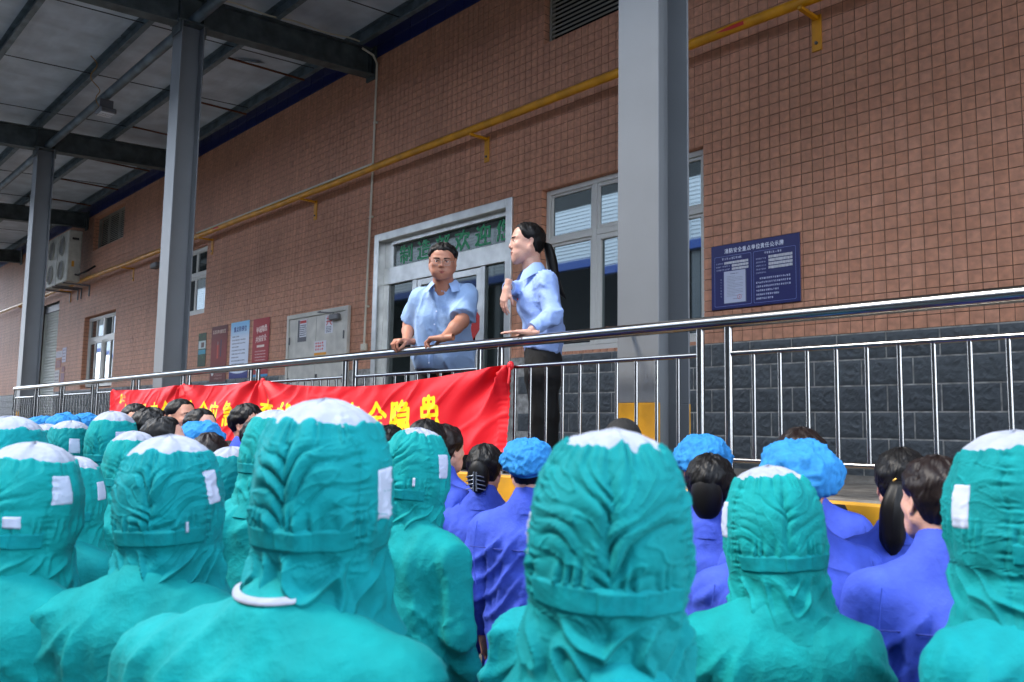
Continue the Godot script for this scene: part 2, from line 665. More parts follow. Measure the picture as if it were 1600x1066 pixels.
func split_stone(wd: float, ht: float, sd: int) -> ArrayMesh:
	var cols := 27
	var rows := 14
	var p := PackedVector3Array()
	for r in rows:
		for c in cols:
			var u := float(c) / (cols - 1)
			var t := float(r) / (rows - 1)
			var edge := minf(minf(u, 1 - u) * wd, minf(t, 1 - t) * ht)
			var rise := smoothstep(0.0, 0.022, edge)
			var nn := noise_b.get_noise_2d(u * 2.6 + sd * 7.3, t * 2.6 + sd * 3.1 - u * 2.2)
			var n2 := noise_b.get_noise_2d(u * 4.5 - sd * 3.3, t * 3.5 + sd * 9.1 + u * 2.0)
			var z := 0.003 + rise * (0.0035 + 0.007 * pow(maxf(0.0, 1.0 - absf(nn) * 4.0), 2.0) + 0.004 * pow(maxf(0.0, 1.0 - absf(n2) * 5.0), 2.0) + 0.003 * nn)
			p.append(Vector3((u - 0.5) * wd, (0.5 - t) * ht, z))
	var b := MB.new()
	b.sheet(p, cols)
	var h := Vector3(wd * 0.5, ht * 0.5, 0)
	for s: Array in [[Vector3(-h.x, -h.y, 0), Vector3(h.x, -h.y, 0)], [Vector3(h.x, -h.y, 0), Vector3(h.x, h.y, 0)], [Vector3(h.x, h.y, 0), Vector3(-h.x, h.y, 0)], [Vector3(-h.x, h.y, 0), Vector3(-h.x, -h.y, 0)]]:
		b.quad(s[0], s[1], s[1] + Vector3(0, 0, 0.004), s[0] + Vector3(0, 0, 0.004))
	return b.mesh()

# frame of four bars, mitred look by butting; in the xy plane from z0 to z1
func frame(b: MB, x0: float, x1: float, y0: float, y1: float, t: float, z0: float, z1: float, bev := 0.004) -> void:
	b.box(Vector3(x0, y0, z0), Vector3(x0 + t, y1, z1), bev)
	b.box(Vector3(x1 - t, y0, z0), Vector3(x1, y1, z1), bev)
	b.box(Vector3(x0 + t, y0, z0 + 0.001), Vector3(x1 - t, y0 + t, z1 - 0.001), bev)
	b.box(Vector3(x0 + t, y1 - t, z0 + 0.001), Vector3(x1 - t, y1, z1 - 0.001), bev)

func reveal(o: Node3D, h: Array, depth: float, mat: Material) -> void:
	# the recess is lined with cut tiles
	var n := int(round((h[3] - h[2]) / 0.1))
	for s in 2:
		var x: float = h[0] if s == 0 else h[1]
		for j in n:
			var y: float = h[2] + 0.1 * j
			if y < 2.4:
				continue
			var a := Vector3(x - 0.006, y + 0.004, -depth)
			var b := Vector3(x + 0.006, y + 0.096, -0.004)
			part("lining_tile", boxmesh(a, b, 0.002), mat, o)
	var m := int(round((h[1] - h[0]) / 0.1))
	for i in m:
		var x: float = h[0] + 0.1 * i
		part("lining_tile", boxmesh(Vector3(x + 0.004, h[3] - 0.006, -depth), Vector3(x + 0.096, h[3] + 0.006, -0.004), 0.002), mat, o)
		if h[2] > 2.3:
			part("lining_tile", boxmesh(Vector3(x + 0.004, h[2] - 0.006, -depth), Vector3(x + 0.096, h[2] + 0.03, -0.004), 0.002), mat, o)

func sash(o: Node3D, x0: float, x1: float, y0: float, y1: float, z: float, t: float, swing := 0.0, gmat: Material = null) -> void:
	var b := MB.new()
	frame(b, x0, x1, y0, y1, t, z - 0.025, z + 0.025)
	var s := part("sash", b.mesh(), M.upvc, o)
	var c := Vector3((x0 + x1) * 0.5, (y0 + y1) * 0.5, z)
	var g := part("pane", boxmesh(Vector3((x0 - x1) * 0.5 + t - 0.01, (y0 - y1) * 0.5 + t - 0.01, -0.003), Vector3((x1 - x0) * 0.5 - t + 0.01, (y1 - y0) * 0.5 - t + 0.01, 0.003)), gmat if gmat else M.glass, s)
	g.transform = Transform3D(Basis.from_euler(Vector3(0.0, swing, 0.0)), c)

func build_openings() -> void:
	# window beside the speakers
	var h: Array = HOLES[0]
	var w := thing("window", "white framed window with four panes mirroring ribbed cladding, behind the woman and the thick grey column", "window", Vector3.ZERO, 0.0)
	reveal(w, h, 0.12, M.tile1)
	var b := MB.new()
	frame(b, -3.69, -1.51, 2.455, 4.31, 0.055, -0.14, -0.07)
	b.box(Vector3(-2.99, 2.51, -0.138), Vector3(-2.925, 4.255, -0.072), 0.004)
	b.box(Vector3(-2.275, 2.51, -0.138), Vector3(-2.21, 4.255, -0.072), 0.004)
	for s: Array in [[-3.635, -2.99], [-2.925, -2.275], [-2.21, -1.565]]:
		b.box(Vector3(s[0], 3.69, -0.136), Vector3(s[1], 3.755, -0.074), 0.004)
	part("window_frame", b.mesh(), M.upvc, w)
	sash(w, -3.63, -2.995, 3.757, 4.252, -0.115, 0.025, 0.0)
	sash(w, -2.922, -2.278, 3.757, 4.252, -0.105, 0.04, 0.02)
	sash(w, -2.207, -1.568, 3.757, 4.252, -0.115, 0.03, 0.01)
	sash(w, -3.63, -2.995, 2.513, 3.687, -0.115, 0.03, 0.0)
	sash(w, -2.922, -2.278, 2.513, 3.687, -0.100, 0.055, -0.05)
	sash(w, -2.207, -1.568, 2.513, 3.687, -0.115, 0.03, 0.0)
	# window far along the wall
	w = thing("window", "tall white window deep in the wall between the roller shutter and the second column", "window")
	reveal(w, HOLES[2], 0.16, M.tile1)
	b = MB.new()
	frame(b, -20.88, -18.42, 2.49, 4.30, 0.06, -0.20, -0.12)
	b.box(Vector3(-19.69, 2.55, -0.198), Vector3(-19.61, 4.24, -0.122), 0.004)
	b.box(Vector3(-20.82, 3.66, -0.196), Vector3(-19.69, 3.75, -0.124), 0.004)
	b.box(Vector3(-19.61, 3.66, -0.196), Vector3(-18.48, 3.75, -0.124), 0.004)
	part("window_frame", b.mesh(), M.upvc, w)
	for k in 4:
		var x := -20.82 + (0.565 * k if k < 2 else 1.21 + 0.565 * (k - 2))
		sash(w, x, x + 0.56, 3.752, 4.238, -0.16, 0.03, 0.01 * (k - 1))
		sash(w, x, x + 0.56, 2.553, 3.658, -0.165 + 0.03 * (k % 2), 0.05, 0.012 * (1 - k))
	# small high window beside the second column
	w = thing("window", "small high white window peeping out from behind the nearer thin column", "window")
	reveal(w, HOLES[3], 0.12, M.tile1)
	b = MB.new()
	frame(b, -14.98, -13.12, 3.755, 5.11, 0.06, -0.14, -0.06)
	b.box(Vector3(-14.92, 4.53, -0.138), Vector3(-13.18, 4.60, -0.062), 0.004)
	part("window_frame", b.mesh(), M.upvc, w)
	for k in 3:
		sash(w, -14.92 + 0.58 * k, -14.34 + 0.58 * k, 4.603, 5.048, -0.10, 0.03, 0.0)
		sash(w, -14.92 + 0.58 * k, -14.34 + 0.58 * k, 3.817, 4.527, -0.095, 0.045, 0.03 * (k - 1))
	# louvred vents
	for k in 2:
		h = HOLES[5 + k]
		var v := thing("louvre_vent", ["louvred vent of dark slats high above the window beside the thick column", "pale louvred vent under the blue course beside the air conditioners"][k], "vent")
		reveal(v, h, 0.10 if k == 0 else 0.22, M.tile1)
		var zf := -0.10 if k == 0 else -0.14
		b = MB.new()
		frame(b, h[0] + 0.012, h[1] - 0.012, h[2] + 0.035, h[3] - 0.012, 0.035, zf - 0.05, zf + 0.02)
		if k == 1:
			for x: float in [h[0] + 0.8, h[0] + 1.6]:
				b.box(Vector3(x - 0.02, h[2] + 0.07, zf - 0.03), Vector3(x + 0.02, h[3] - 0.05, zf + 0.015))
		part("vent_frame", b.mesh(), M.louver, v)
		part("dark_backing", boxmesh(Vector3(h[0], h[2], -0.335), Vector3(h[1], h[3], -0.30)), M.black_gap, v)
		var rows := 15 if k == 0 else 16
		for i in rows:
			var y: float = h[2] + 0.09 + (h[3] - h[2] - 0.16) * i / (rows - 1.0)
			var s := MB.new()
			s.obox(Vector3((h[0] + h[1]) * 0.5, y, zf - 0.02), Vector3((h[1] - h[0]) * 0.5 - 0.05, 0.002, 0.030), Basis.from_euler(Vector3(0.6, 0, 0)))
			s.box(Vector3(h[0] + 0.05, y - 0.028, zf + 0.004), Vector3(h[1] - 0.05, y - 0.004, zf + 0.0075))
			part("slat", s.mesh(), M.louver, v)
	# roller shutter
	var r := thing("roller_shutter", "pale ribbed roller shutter closed behind the farther thin column", "shutter")
	for i in 42:
		var y := DOCK + 0.005 + 0.085 * i
		var s := MB.new()
		var pts := PackedVector3Array()
		for q in 6:
			var t := q / 5.0
			for x: float in [-25.25, -23.43]:
				pts.append(Vector3(x, y + 0.083 * (1.0 - t), -0.16 + 0.022 * sin(t * PI)))
		s.sheet(pts, 2)
		part("shutter_slat", s.mesh(), M.shutter, r)
	part("shutter_box", boxmesh(Vector3(-25.3, 4.8, -0.3), Vector3(-23.4, 5.02, -0.10), 0.01), M.grey_metal, r)
	for x: float in [-25.3, -23.45]:
		part("guide_rail", boxmesh(Vector3(x, DOCK, -0.2), Vector3(x + 0.05, 4.8, -0.10), 0.004), M.shutter, r)
	build_entrance()
	build_fire_door()

func build_entrance() -> void:
	var d := thing("entrance_door", "stainless framed glass entrance with green lettering on its transom behind the man", "door")
	var b := MB.new()
	frame(b, -7.1, -4.17, DOCK, 4.33, 0.115, -0.10, 0.03, 0.008)
	part("door_surround", b.mesh(), M.brushed, d)
	b = MB.new()
	# inner frame, set back
	b.box(Vector3(-6.985, DOCK, -0.16), Vector3(-6.86, 3.62, -0.085), 0.005)
	b.box(Vector3(-6.985, 3.60, -0.17), Vector3(-4.285, 3.84, -0.075), 0.006)
	b.box(Vector3(-6.985, 3.84, -0.16), Vector3(-6.78, 4.215, -0.09), 0.005)
	b.box(Vector3(-6.78, 4.15, -0.158), Vector3(-4.285, 4.215, -0.06), 0.005)
	b.box(Vector3(-4.345, DOCK, -0.16), Vector3(-4.285, 3.60, -0.085), 0.005)
	b.box(Vector3(-6.30, DOCK, -0.158), Vector3(-6.20, 3.60, -0.087), 0.005)
	b.box(Vector3(-4.86, DOCK, -0.158), Vector3(-4.78, 3.60, -0.087), 0.005)
	part("inner_frame", b.mesh(), M.brushed, d)
	part("transom_pane", boxmesh(Vector3(-6.78, 3.84, -0.125), Vector3(-4.285, 4.15, -0.118)), M.door_glass, d)
	part("side_pane", boxmesh(Vector3(-6.86, DOCK + 0.05, -0.13), Vector3(-6.30, 3.60, -0.122)), M.door_glass, d)
	part("side_pane", boxmesh(Vector3(-4.78, DOCK + 0.05, -0.13), Vector3(-4.345, 3.60, -0.122)), M.door_glass, d)
	for k in 2:
		var x0 := -6.20 + 0.67 * k
		var leaf := MB.new()
		frame(leaf, x0 + 0.004, x0 + 0.666, DOCK + 0.02, 3.595, 0.085, -0.155, -0.095, 0.005)
		var lf := part("door_leaf", leaf.mesh(), M.brushed, d)
		part("pane", boxmesh(Vector3(x0 + 0.085, DOCK + 0.1, -0.132), Vector3(x0 + 0.585, 3.515, -0.122)), M.door_glass, lf)
		var hx := x0 + (0.63 if k == 0 else 0.04)
		part("handle", tubemesh(PackedVector3Array([Vector3(hx, 2.0, -0.1), Vector3(hx, 2.02, -0.03), Vector3(hx, 2.68, -0.03), Vector3(hx, 2.7, -0.1)]), 0.014), M.steel, lf)
	# green lettering
	var text := "制造部欢迎您"
	for k in text.length():
		var x := -6.66 + 0.412 * k
		part("character", glyph_mesh(text[k], x, 3.865, 0.30, 0.265, 0.034, -0.117, -0.114), M.green_letter, d)
	# red festival diamonds on the glass
	for x: float in [-5.92, -5.12]:
		var dm := MB.new()
		dm.prism(PackedVector2Array([Vector2(x - 0.34, 2.90), Vector2(x, 2.56), Vector2(x + 0.34, 2.90), Vector2(x, 3.24)]), -0.094, -0.090)
		var o := part("red_diamond", dm.mesh(), M.red_paint, d)
		part("gold_character", glyph_mesh("安", x - 0.13, 2.80, 0.26, 0.26, 0.028, -0.0895, -0.0885), M.gold, o)
	part("threshold", boxmesh(Vector3(-7.0, DOCK - 0.01, -0.2), Vector3(-4.25, DOCK + 0.02, 0.02), 0.005), M.brushed, d)

func build_fire_door() -> void:
	var d := thing("fire_door", "cream double-leaf metal door with paper notices and an overhead closer", "door")
	var b := MB.new()
	b.box(Vector3(-9.57, DOCK, 0.001), Vector3(-9.50, 3.375, 0.06), 0.006)
	b.box(Vector3(-7.77, DOCK, 0.001), Vector3(-7.70, 3.375, 0.06), 0.006)
	b.box(Vector3(-9.50, 3.305, 0.001), Vector3(-7.77, 3.375, 0.058), 0.006)
	part("door_frame", b.mesh(), M.door_cream, d)
	for k in 2:
		var x0 := -9.495 + 0.865 * k
		var lf := part("door_leaf", boxmesh(Vector3(x0, DOCK + 0.01, 0.001), Vector3(x0 + 0.858, 3.298, 0.045), 0.005), M.door_cream, d)
		var hx := x0 + (0.03 if k == 0 else 0.83)
		for y: float in [2.95, 1.6, 2.3]:
			part("hinge", barmesh(Vector3(hx, y - 0.06, 0.056), Vector3(hx, y + 0.06, 0.056), 0.012, 8), M.grey_metal, lf)
	part("lock", boxmesh(Vector3(-8.60, 2.30, 0.045), Vector3(-8.55, 2.39, 0.06), 0.004), M.dark_plastic, d)
	part("door_closer", boxmesh(Vector3(-8.15, 3.18, 0.046), Vector3(-7.90, 3.27, 0.12), 0.015), M.grey_metal, d)
	part("closer_arm", tubemesh(PackedVector3Array([Vector3(-8.02, 3.285, 0.10), Vector3(-8.25, 3.30, 0.24), Vector3(-8.48, 3.345, 0.07)]), 0.010, 8), M.grey_metal, d)
	var notes := [[-9.21, -8.93, 2.92, 3.27, 0], [-8.36, -8.13, 3.0, 3.28, 1], [-8.66, -8.30, 2.68, 2.90, 2]]
	for q: Array in notes:
		var im := Image.create(96, 112, false, Image.FORMAT_RGB8)
		im.fill(Color(0.82, 0.82, 0.85))
		if q[4] == 0:
			im.fill_rect(Rect2i(0, 0, 20, 90), Color(0.3, 0.3, 0.33))
			im.fill_rect(Rect2i(22, 4, 70, 14), Color(0.75, 0.25, 0.25))
			for r in 6:
				scribble(im, 24, 26 + 10 * r, 66, 6, Color(0.15, 0.15, 0.2), r)
			im.fill_rect(Rect2i(0, 88, 96, 24), Color(0.35, 0.35, 0.38))
		elif q[4] == 1:
			glyph(im, "共", 12, 4, 72, 60, 7, Color(0.75, 0.12, 0.12))
			for r in 4:
				scribble(im, 14, 70 + 10 * r, 68, 6, Color(0.2, 0.25, 0.3), r)
		else:
			for r in 3:
				scribble(im, 8, 10 + 24 * r, 80, 16, Color(0.8, 0.15, 0.12), r)
			im.fill_rect(Rect2i(0, 92, 96, 20), Color(0.9, 0.6, 0.1))
		print_sheet("notice", d, im, q[0], q[1], q[2], q[3], 0.0465)

func print_mat(im: Image, rough := 0.6) -> StandardMaterial3D:
	var m := StandardMaterial3D.new()
	m.albedo_texture = ImageTexture.create_from_image(im)
	m.roughness = rough
	return m

func print_sheet(called: String, parent: Node, im: Image, x0: float, x1: float, y0: float, y1: float, z: float, rough := 0.6) -> MeshInstance3D:
	var b := MB.new()
	b.quad_uv(Vector3(x0, y0, z + 0.002), Vector3(x1, y0, z + 0.002), Vector3(x1, y1, z + 0.002), Vector3(x0, y1, z + 0.002))
	b.quad(Vector3(x0, y0, z), Vector3(x0, y0, z + 0.002), Vector3(x0, y1, z + 0.002), Vector3(x0, y1, z))
	b.quad(Vector3(x1, y0, z + 0.002), Vector3(x1, y0, z), Vector3(x1, y1, z), Vector3(x1, y1, z + 0.002))
	return part(called, b.mesh(), print_mat(im, rough), parent)

# small running text too fine to read in the photograph
func scribble(im: Image, x: int, y: int, w: int, h: int, col: Color, sd: int) -> void:
	var r := RandomNumberGenerator.new()
	r.seed = 100 + sd * 7 + x + y * 3
	var cx := x
	while cx + h <= x + w:
		for k in 5:
			if r.randf() < 0.75:
				im.fill_rect(Rect2i(cx, y + int(h * k / 5.0), int(h * r.randf_range(0.5, 0.9)), maxi(1, h / 8)), col)
			if k < 3 and r.randf() < 0.8:
				im.fill_rect(Rect2i(cx + int(h * r.randf_range(0.0, 0.8)), y, maxi(1, h / 8), h), col)
		cx += int(h * 1.12)

func build_wall_fittings() -> void:
	# yellow pipe with brackets
	var p := thing("gas_pipe", "long yellow gas pipe running along the tiled wall on brackets", "pipe")
	var pts := PackedVector3Array()
	for i in 44:
		pts.append(Vector3(-36.0 + i, 5.225 + 0.012 * noise.get_noise_1d(i * 0.6), 0.22))
	part("pipe_run", tubemesh(pts, 0.046, 16), M.pipe_yellow, p)
	for x: float in [-0.33, -4.67, -8.87, -12.86, -17.3, -22.3, -27.0, 4.2]:
		var o := part("bracket", boxmesh(Vector3(x - 0.022, 5.135, 0.0), Vector3(x + 0.022, 5.165, 0.29), 0.004), M.pipe_yellow, p)
		part("wall_plate", boxmesh(Vector3(x - 0.045, 4.86, 0.001), Vector3(x + 0.045, 5.18, 0.014), 0.004), M.pipe_yellow, o)
		part("bolt", barmesh(Vector3(x, 4.93, 0.01), Vector3(x, 4.93, 0.03), 0.014, 6), M.grey_metal, o)
	for x: float in [-2.0 + 0.82, -12.3]:
		var arrow := MB.new()
		# painted arrow wrapped on the pipe
		var g := PackedVector3Array()
		for r in 6:
			for c in 8:
				var t := c / 7.0
				var half := 0.75 * (t if t < 0.45 else 0.5)
				var a := lerpf(-half, half, r / 5.0) + 0.35
				g.append(Vector3(x + 0.30 * t, 5.225 + sin(-a + 0.3) * 0.0475, 0.22 + cos(-a + 0.3) * 0.0475))
		arrow.sheet(g, 8)
		part("flow_arrow", arrow.mesh(), M.red_paint, p)
	# pale trunking that lies on the pipe
	tag(part("cable_trunking", boxmesh(Vector3(-13.1, 5.272, 0.195), Vector3(-6.9, 5.302, 0.24), 0.004), M.conduit), "thin pale cable trunking lying on top of the yellow pipe", "trunking")
	# conduit down the wall
	var c := thing("wall_conduit", "thin cream conduit running down the tiles from beam to switch box", "conduit")
	part("tube", tubemesh(PackedVector3Array([Vector3(-7.16, 7.05, 0.3), Vector3(-7.15, 7.0, 0.12), Vector3(-7.17, 6.9, 0.035), Vector3(-7.2, 5.4, 0.03), Vector3(-7.24, 4.0, 0.03), Vector3(-7.27, 2.78, 0.03)]), 0.016, 8), M.conduit, c)
	part("switch_box", boxmesh(Vector3(-7.34, 2.68, 0.001), Vector3(-7.22, 2.78, 0.05), 0.006), M.conduit, c)
	for y: float in [6.0, 4.6, 3.3]:
		part("clip", boxmesh(Vector3(-7.26 + (y - 3.3) * 0.02, y, 0.001), Vector3(-7.20 + (y - 3.3) * 0.02, y + 0.03, 0.05), 0.004), M.conduit, c)
	c = thing("wall_conduit", "dark thin conduit on the wall at the far left end", "conduit")
	part("tube", barmesh(Vector3(-26.9, 6.6, 0.03), Vector3(-26.9, 2.4, 0.03), 0.016, 8), M.grey_metal, c)
	# air conditioners on their bracket
	for k in 2:
		var x1 := -20.45 - 1.0 * k
		var a := thing("air_conditioner", ["nearer twin-fan outdoor air conditioner high on the wall", "farther twin-fan outdoor air conditioner, half hidden by the column"][k], "air conditioner", Vector3.ZERO, 0.0, "outdoor air conditioner units")
		part("casing", boxmesh(Vector3(x1 - 0.95, 5.17, 0.30), Vector3(x1, 6.50, 0.62), 0.02), M.ac_white, a)
		for y: float in [5.5, 6.14]:
			var f := MB.new()
			var ring := PackedVector3Array()
			for q in 25:
				ring.append(Vector3(x1 - 0.55 + 0.25 * cos(TAU * q / 24), y + 0.25 * sin(TAU * q / 24), 0.635))
			f.tube(ring, 0.012, 6)
			for q in 4:
				var rr := 0.05 + 0.05 * q
				var rg := PackedVector3Array()
				for s in 21:
					rg.append(Vector3(x1 - 0.55 + rr * cos(TAU * s / 20), y + rr * sin(TAU * s / 20), 0.64))
				f.tube(rg, 0.004, 4)
			var gr := part("fan_guard", f.mesh(), M.ac_white, a)
			var dk := MB.new()
			dk.tube(PackedVector3Array([Vector3(x1 - 0.55, y, 0.619), Vector3(x1 - 0.55, y, 0.6235)]), 0.24, 24)
			part("fan_opening", dk.mesh(), M.grey_metal, gr)
		part("service_panel", boxmesh(Vector3(x1, 5.9, 0.34), Vector3(x1 + 0.012, 6.2, 0.58), 0.004), M.ac_white, a)
		part("service_panel", boxmesh(Vector3(x1, 5.22, 0.36), Vector3(x1 + 0.012, 5.5, 0.52), 0.004), M.ac_white, a)
		part("grip", boxmesh(Vector3(x1 + 0.001, 6.25, 0.38), Vector3(x1 + 0.009, 6.31, 0.54)), M.dark_plastic, a)
		part("energy_label", boxmesh(Vector3(x1 + 0.001, 5.55, 0.46), Vector3(x1 + 0.003, 5.70, 0.52)), M.pipe_yellow, a)
	var br := thing("steel_bracket", "steel wall bracket under the two outdoor air conditioners", "bracket")
	for x: float in [-20.6, -21.3, -21.6, -22.3]:
		part("arm", boxmesh(Vector3(x - 0.02, 5.11, 0.0), Vector3(x + 0.02, 5.15, 0.66)), M.grey_metal, br)
		part("stay", boxmesh(Vector3(x - 0.02, 4.85, 0.0), Vector3(x + 0.02, 5.11, 0.03)), M.grey_metal, br)
	part("coolant_pipes", tubemesh(PackedVector3Array([Vector3(-20.42, 5.35, 0.42), Vector3(-20.25, 5.32, 0.4), Vector3(-20.2, 5.45, 0.2), Vector3(-20.2, 5.6, 0.02)]), 0.025, 8), M.dark_plastic, br)
	# emergency light by the second column
	var em := thing("emergency_light", "small grey fitting on the wall beside the nearer thin column", "light fitting")
	part("housing", boxmesh(Vector3(-15.85, 4.95, 0.001), Vector3(-15.5, 5.07, 0.14), 0.02), M.grey_metal, em)
	build_posters()
	build_notice_board()

func build_posters() -> void:
	var im := Image.create(160, 300, false, Image.FORMAT_RGB8)
	im.fill(Color(0.05, 0.20, 0.10))
	for k in 60:
		im.fill_rect(Rect2i(rng.randi() % 150, rng.randi() % 290, 4 + rng.randi() % 14, 3 + rng.randi() % 10), Color(0.08, rng.randf_range(0.25, 0.5), 0.15))
	im.fill_rect(Rect2i(8, 70, 144, 70), Color(0.75, 0.80, 0.80))
	im.fill_rect(Rect2i(60, 85, 60, 45), Color(0.35, 0.2, 0.15))
	im.fill_rect(Rect2i(8, 150, 144, 40), Color(0.15, 0.55, 0.65))
	var t := thing("wall_poster", "narrow green poster, leftmost of the row behind the rail", "poster", Vector3.ZERO, 0.0, "posters on the tiled wall")
	print_sheet("poster_sheet", t, im, -13.28, -12.90, 2.70, 3.35, 0.006)
	im = Image.create(256, 360, false, Image.FORMAT_RGB8)
	for y in 360:
		im.fill_rect(Rect2i(0, y, 256, 1), Color(0.33, 0.045, 0.06).lerp(Color(0.50, 0.06, 0.07), sin(y / 360.0 * PI)))
	scribble(im, 22, 26, 214, 24, Color(0.82, 0.72, 0.65), 2)
	im.fill_rect(Rect2i(96, 120, 26, 90), Color(0.75, 0.25, 0.18))
	im.fill_rect(Rect2i(104, 100, 10, 24), Color(0.6, 0.5, 0.45))
	im.fill_rect(Rect2i(150, 90, 20, 110), Color(0.24, 0.10, 0.22))
	for k in 3:
		scribble(im, 70, 292 + 20 * k, 140, 12, Color(0.72, 0.6, 0.55), k)
	disc(im, 40, 300, 20, Color(0.8, 0.8, 0.8))
	t = thing("wall_poster", "dark red fire safety poster beside the pale blue one", "poster", Vector3.ZERO, 0.0, "posters on the tiled wall")
	print_sheet("poster_sheet", t, im, -12.66, -11.95, 2.38, 3.43, 0.006)
	im = Image.create(256, 360, false, Image.FORMAT_RGB8)
	for y in 360:
		im.fill_rect(Rect2i(0, y, 256, 1), Color(0.50, 0.74, 0.90).lerp(Color(0.84, 0.87, 0.93), smoothstep(0.0, 120.0, y)))
	var title := "重点防部位"
	for k in title.length():
		glyph(im, title[k], 44 + 36 * k, 30, 32, 34, 4.5, Color(0.08, 0.2, 0.5))
	for k in 9:
		scribble(im, 26, 90 + 22 * k, 190 if k % 3 else 100, 8, Color(0.25, 0.28, 0.36), k)
	for x in 256:
		var yy := 322 - int(14 * sin(x / 256.0 * PI))
		im.fill_rect(Rect2i(x, 322 + 322 - yy - 6, 1, 80), Color(0.13, 0.17, 0.48))
	t = thing("wall_poster", "pale blue poster of printed rules between two red ones", "poster", Vector3.ZERO, 0.0, "posters on the tiled wall")
	print_sheet("poster_sheet", t, im, -11.81, -11.05, 2.42, 3.44, 0.006)
	im = Image.create(220, 360, false, Image.FORMAT_RGB8)
	im.fill(Color(0.62, 0.09, 0.14))
	var a := "举报隐患"
	var c := "共保安全"
	for k in 4:
		glyph(im, a[k], 44 + 36 * k, 52 - 3 * k, 36, 40, 4, Color(0.95, 0.90, 0.86))
		glyph(im, c[k], 40 + 36 * k, 110 - 3 * k, 36, 40, 4, Color(0.95, 0.90, 0.86))
	im.fill_rect(Rect2i(60, 165, 100, 14), Color(0.92, 0.85, 0.8))
	for k in 4:
		scribble(im, 40, 200 + 18 * k, 140, 7, Color(0.9, 0.8, 0.78), k)
	disc(im, 70, 300, 22, Color(0.85, 0.85, 0.85))
	im.fill_rect(Rect2i(0, 345, 220, 15), Color(0.15, 0.55, 0.75))
	t = thing("wall_poster", "bright red poster with white headline, nearest the cream metal door", "poster", Vector3.ZERO, 0.0, "posters on the tiled wall")
	print_sheet("poster_sheet", t, im, -10.90, -10.28, 2.42, 3.43, 0.006)
	# papers stuck beside the shutter
	var q := [[-23.35, -22.75, 3.37, 3.55, Color(0.72, 0.70, 0.76)], [-23.30, -22.80, 3.08, 3.30, Color(0.5, 0.1, 0.12)], [-22.72, -22.35, 3.22, 3.62, Color(0.70, 0.66, 0.74)], [-22.70, -22.38, 2.95, 3.10, Color(0.48, 0.10, 0.14)], [-23.36, -22.9, 2.55, 3.02, Color(0.74, 0.72, 0.72)], [-22.75, -22.4, 2.65, 2.92, Color(0.55, 0.35, 0.42)]]
	var w := ["pale paper strip", "dark red paper", "tall pale lilac paper", "small dark red paper", "large white paper", "pinkish paper"]
	for k in q.size():
		var m := Image.create(64, 64, false, Image.FORMAT_RGB8)
		m.fill(q[k][4])
		for r in 4:
			scribble(m, 6, 8 + 14 * r, 50, 6, Color(0.35, 0.3, 0.33), r)
		t = thing("paper_notice", w[k] + " stuck on the tiles beside the roller shutter", "notice", Vector3.ZERO, 0.0, "papers beside the shutter")
		print_sheet("paper_sheet", t, m, q[k][0], q[k][1], q[k][2], q[k][3], 0.006)

func build_notice_board() -> void:
	var im := Image.create(900, 600, false, Image.FORMAT_RGB8)
	var navy := Color(0.055, 0.075, 0.36)
	var wht := Color(0.82, 0.84, 0.92)
	im.fill(navy)
	var title := "消防安全重点单位责任公示牌"
	for k in title.length():
		glyph(im, title[k], 146 + 47 * k, 38, 41, 46, 5.2, Color(0.92, 0.93, 0.97))
	round_frame(im, 34, 106, 392, 470, Color(0.5, 0.55, 0.78))
	round_frame(im, 448, 106, 418, 470, Color(0.5, 0.55, 0.78))
	scribble(im, 120, 122, 220, 22, wht, 1)
	for k in 3:
		scribble(im, 54, 166 + 30 * k, 74 if k == 0 else 150, 14, wht, k)
		smear(im, 140 if k == 0 else 222, 162 + 30 * k, 255 if k == 0 else 174, 22, k)
	im.fill_rect(Rect2i(142, 258, 232, 296), Color(0.30, 0.32, 0.42))
	im.fill_rect(Rect2i(136, 252, 228, 296), Color(0.72, 0.74, 0.82))
	scribble(im, 205, 274, 90, 10, Color(0.2, 0.2, 0.3), 4)
	for k in 14:
		scribble(im, 166, 300 + 14 * k, 170 if k % 4 else 90, 5, Color(0.5, 0.52, 0.6), k)
	scribble(im, 230, 510, 80, 6, Color(0.4, 0.42, 0.5), 8)
	ring(im, 300, 500, 20, 3.5, Color(0.75, 0.25, 0.3))
	disc(im, 300, 500, 5, Color(0.75, 0.25, 0.3))
	for k in 7:
		scribble(im, 100, 318 + 26 * k, 14, 12, wht, k)
	scribble(im, 560, 122, 190, 20, wht, 6)
	for k in 5:
		scribble(im, 474, 172 + 32 * k, 112, 14, wht, k)
		if k < 4:
			smear(im, 600, 160 + 32 * k, 234, 24, k + 9)
		else:
			im.fill_rect(Rect2i(602, 292, 232, 26), Color(0.10, 0.13, 0.36))
	for k in 6:
		scribble(im, 474 + (36 if k == 0 else 0), 350 + 36 * k, [310, 350, 350, 240, 240, 180][k], 17, wht, k)
	var s := thing("notice_board", "navy blue fire safety notice board with white headline on the tiles", "sign")
	part("board", boxmesh(Vector3(-1.408, 2.722, 0.004), Vector3(-0.520, 3.316, 0.016), 0.002), M.blue_tile, s)
	print_sheet("printed_face", s, im, -1.406, -0.522, 2.724, 3.314, 0.0163, 0.4)

func smear(im: Image, x: int, y: int, w: int, h: int, sd: int) -> void:
	# pale strips of masking tape
	for i in w:
		var j := int(2.0 * noise.get_noise_2d(i * 0.03, sd * 5.0))
		var k := 0.74 + 0.10 * noise.get_noise_2d(i * 0.1, sd * 3.0)
		im.fill_rect(Rect2i(x + i, y + j, 1, h), Color(k, k, k * 1.04))

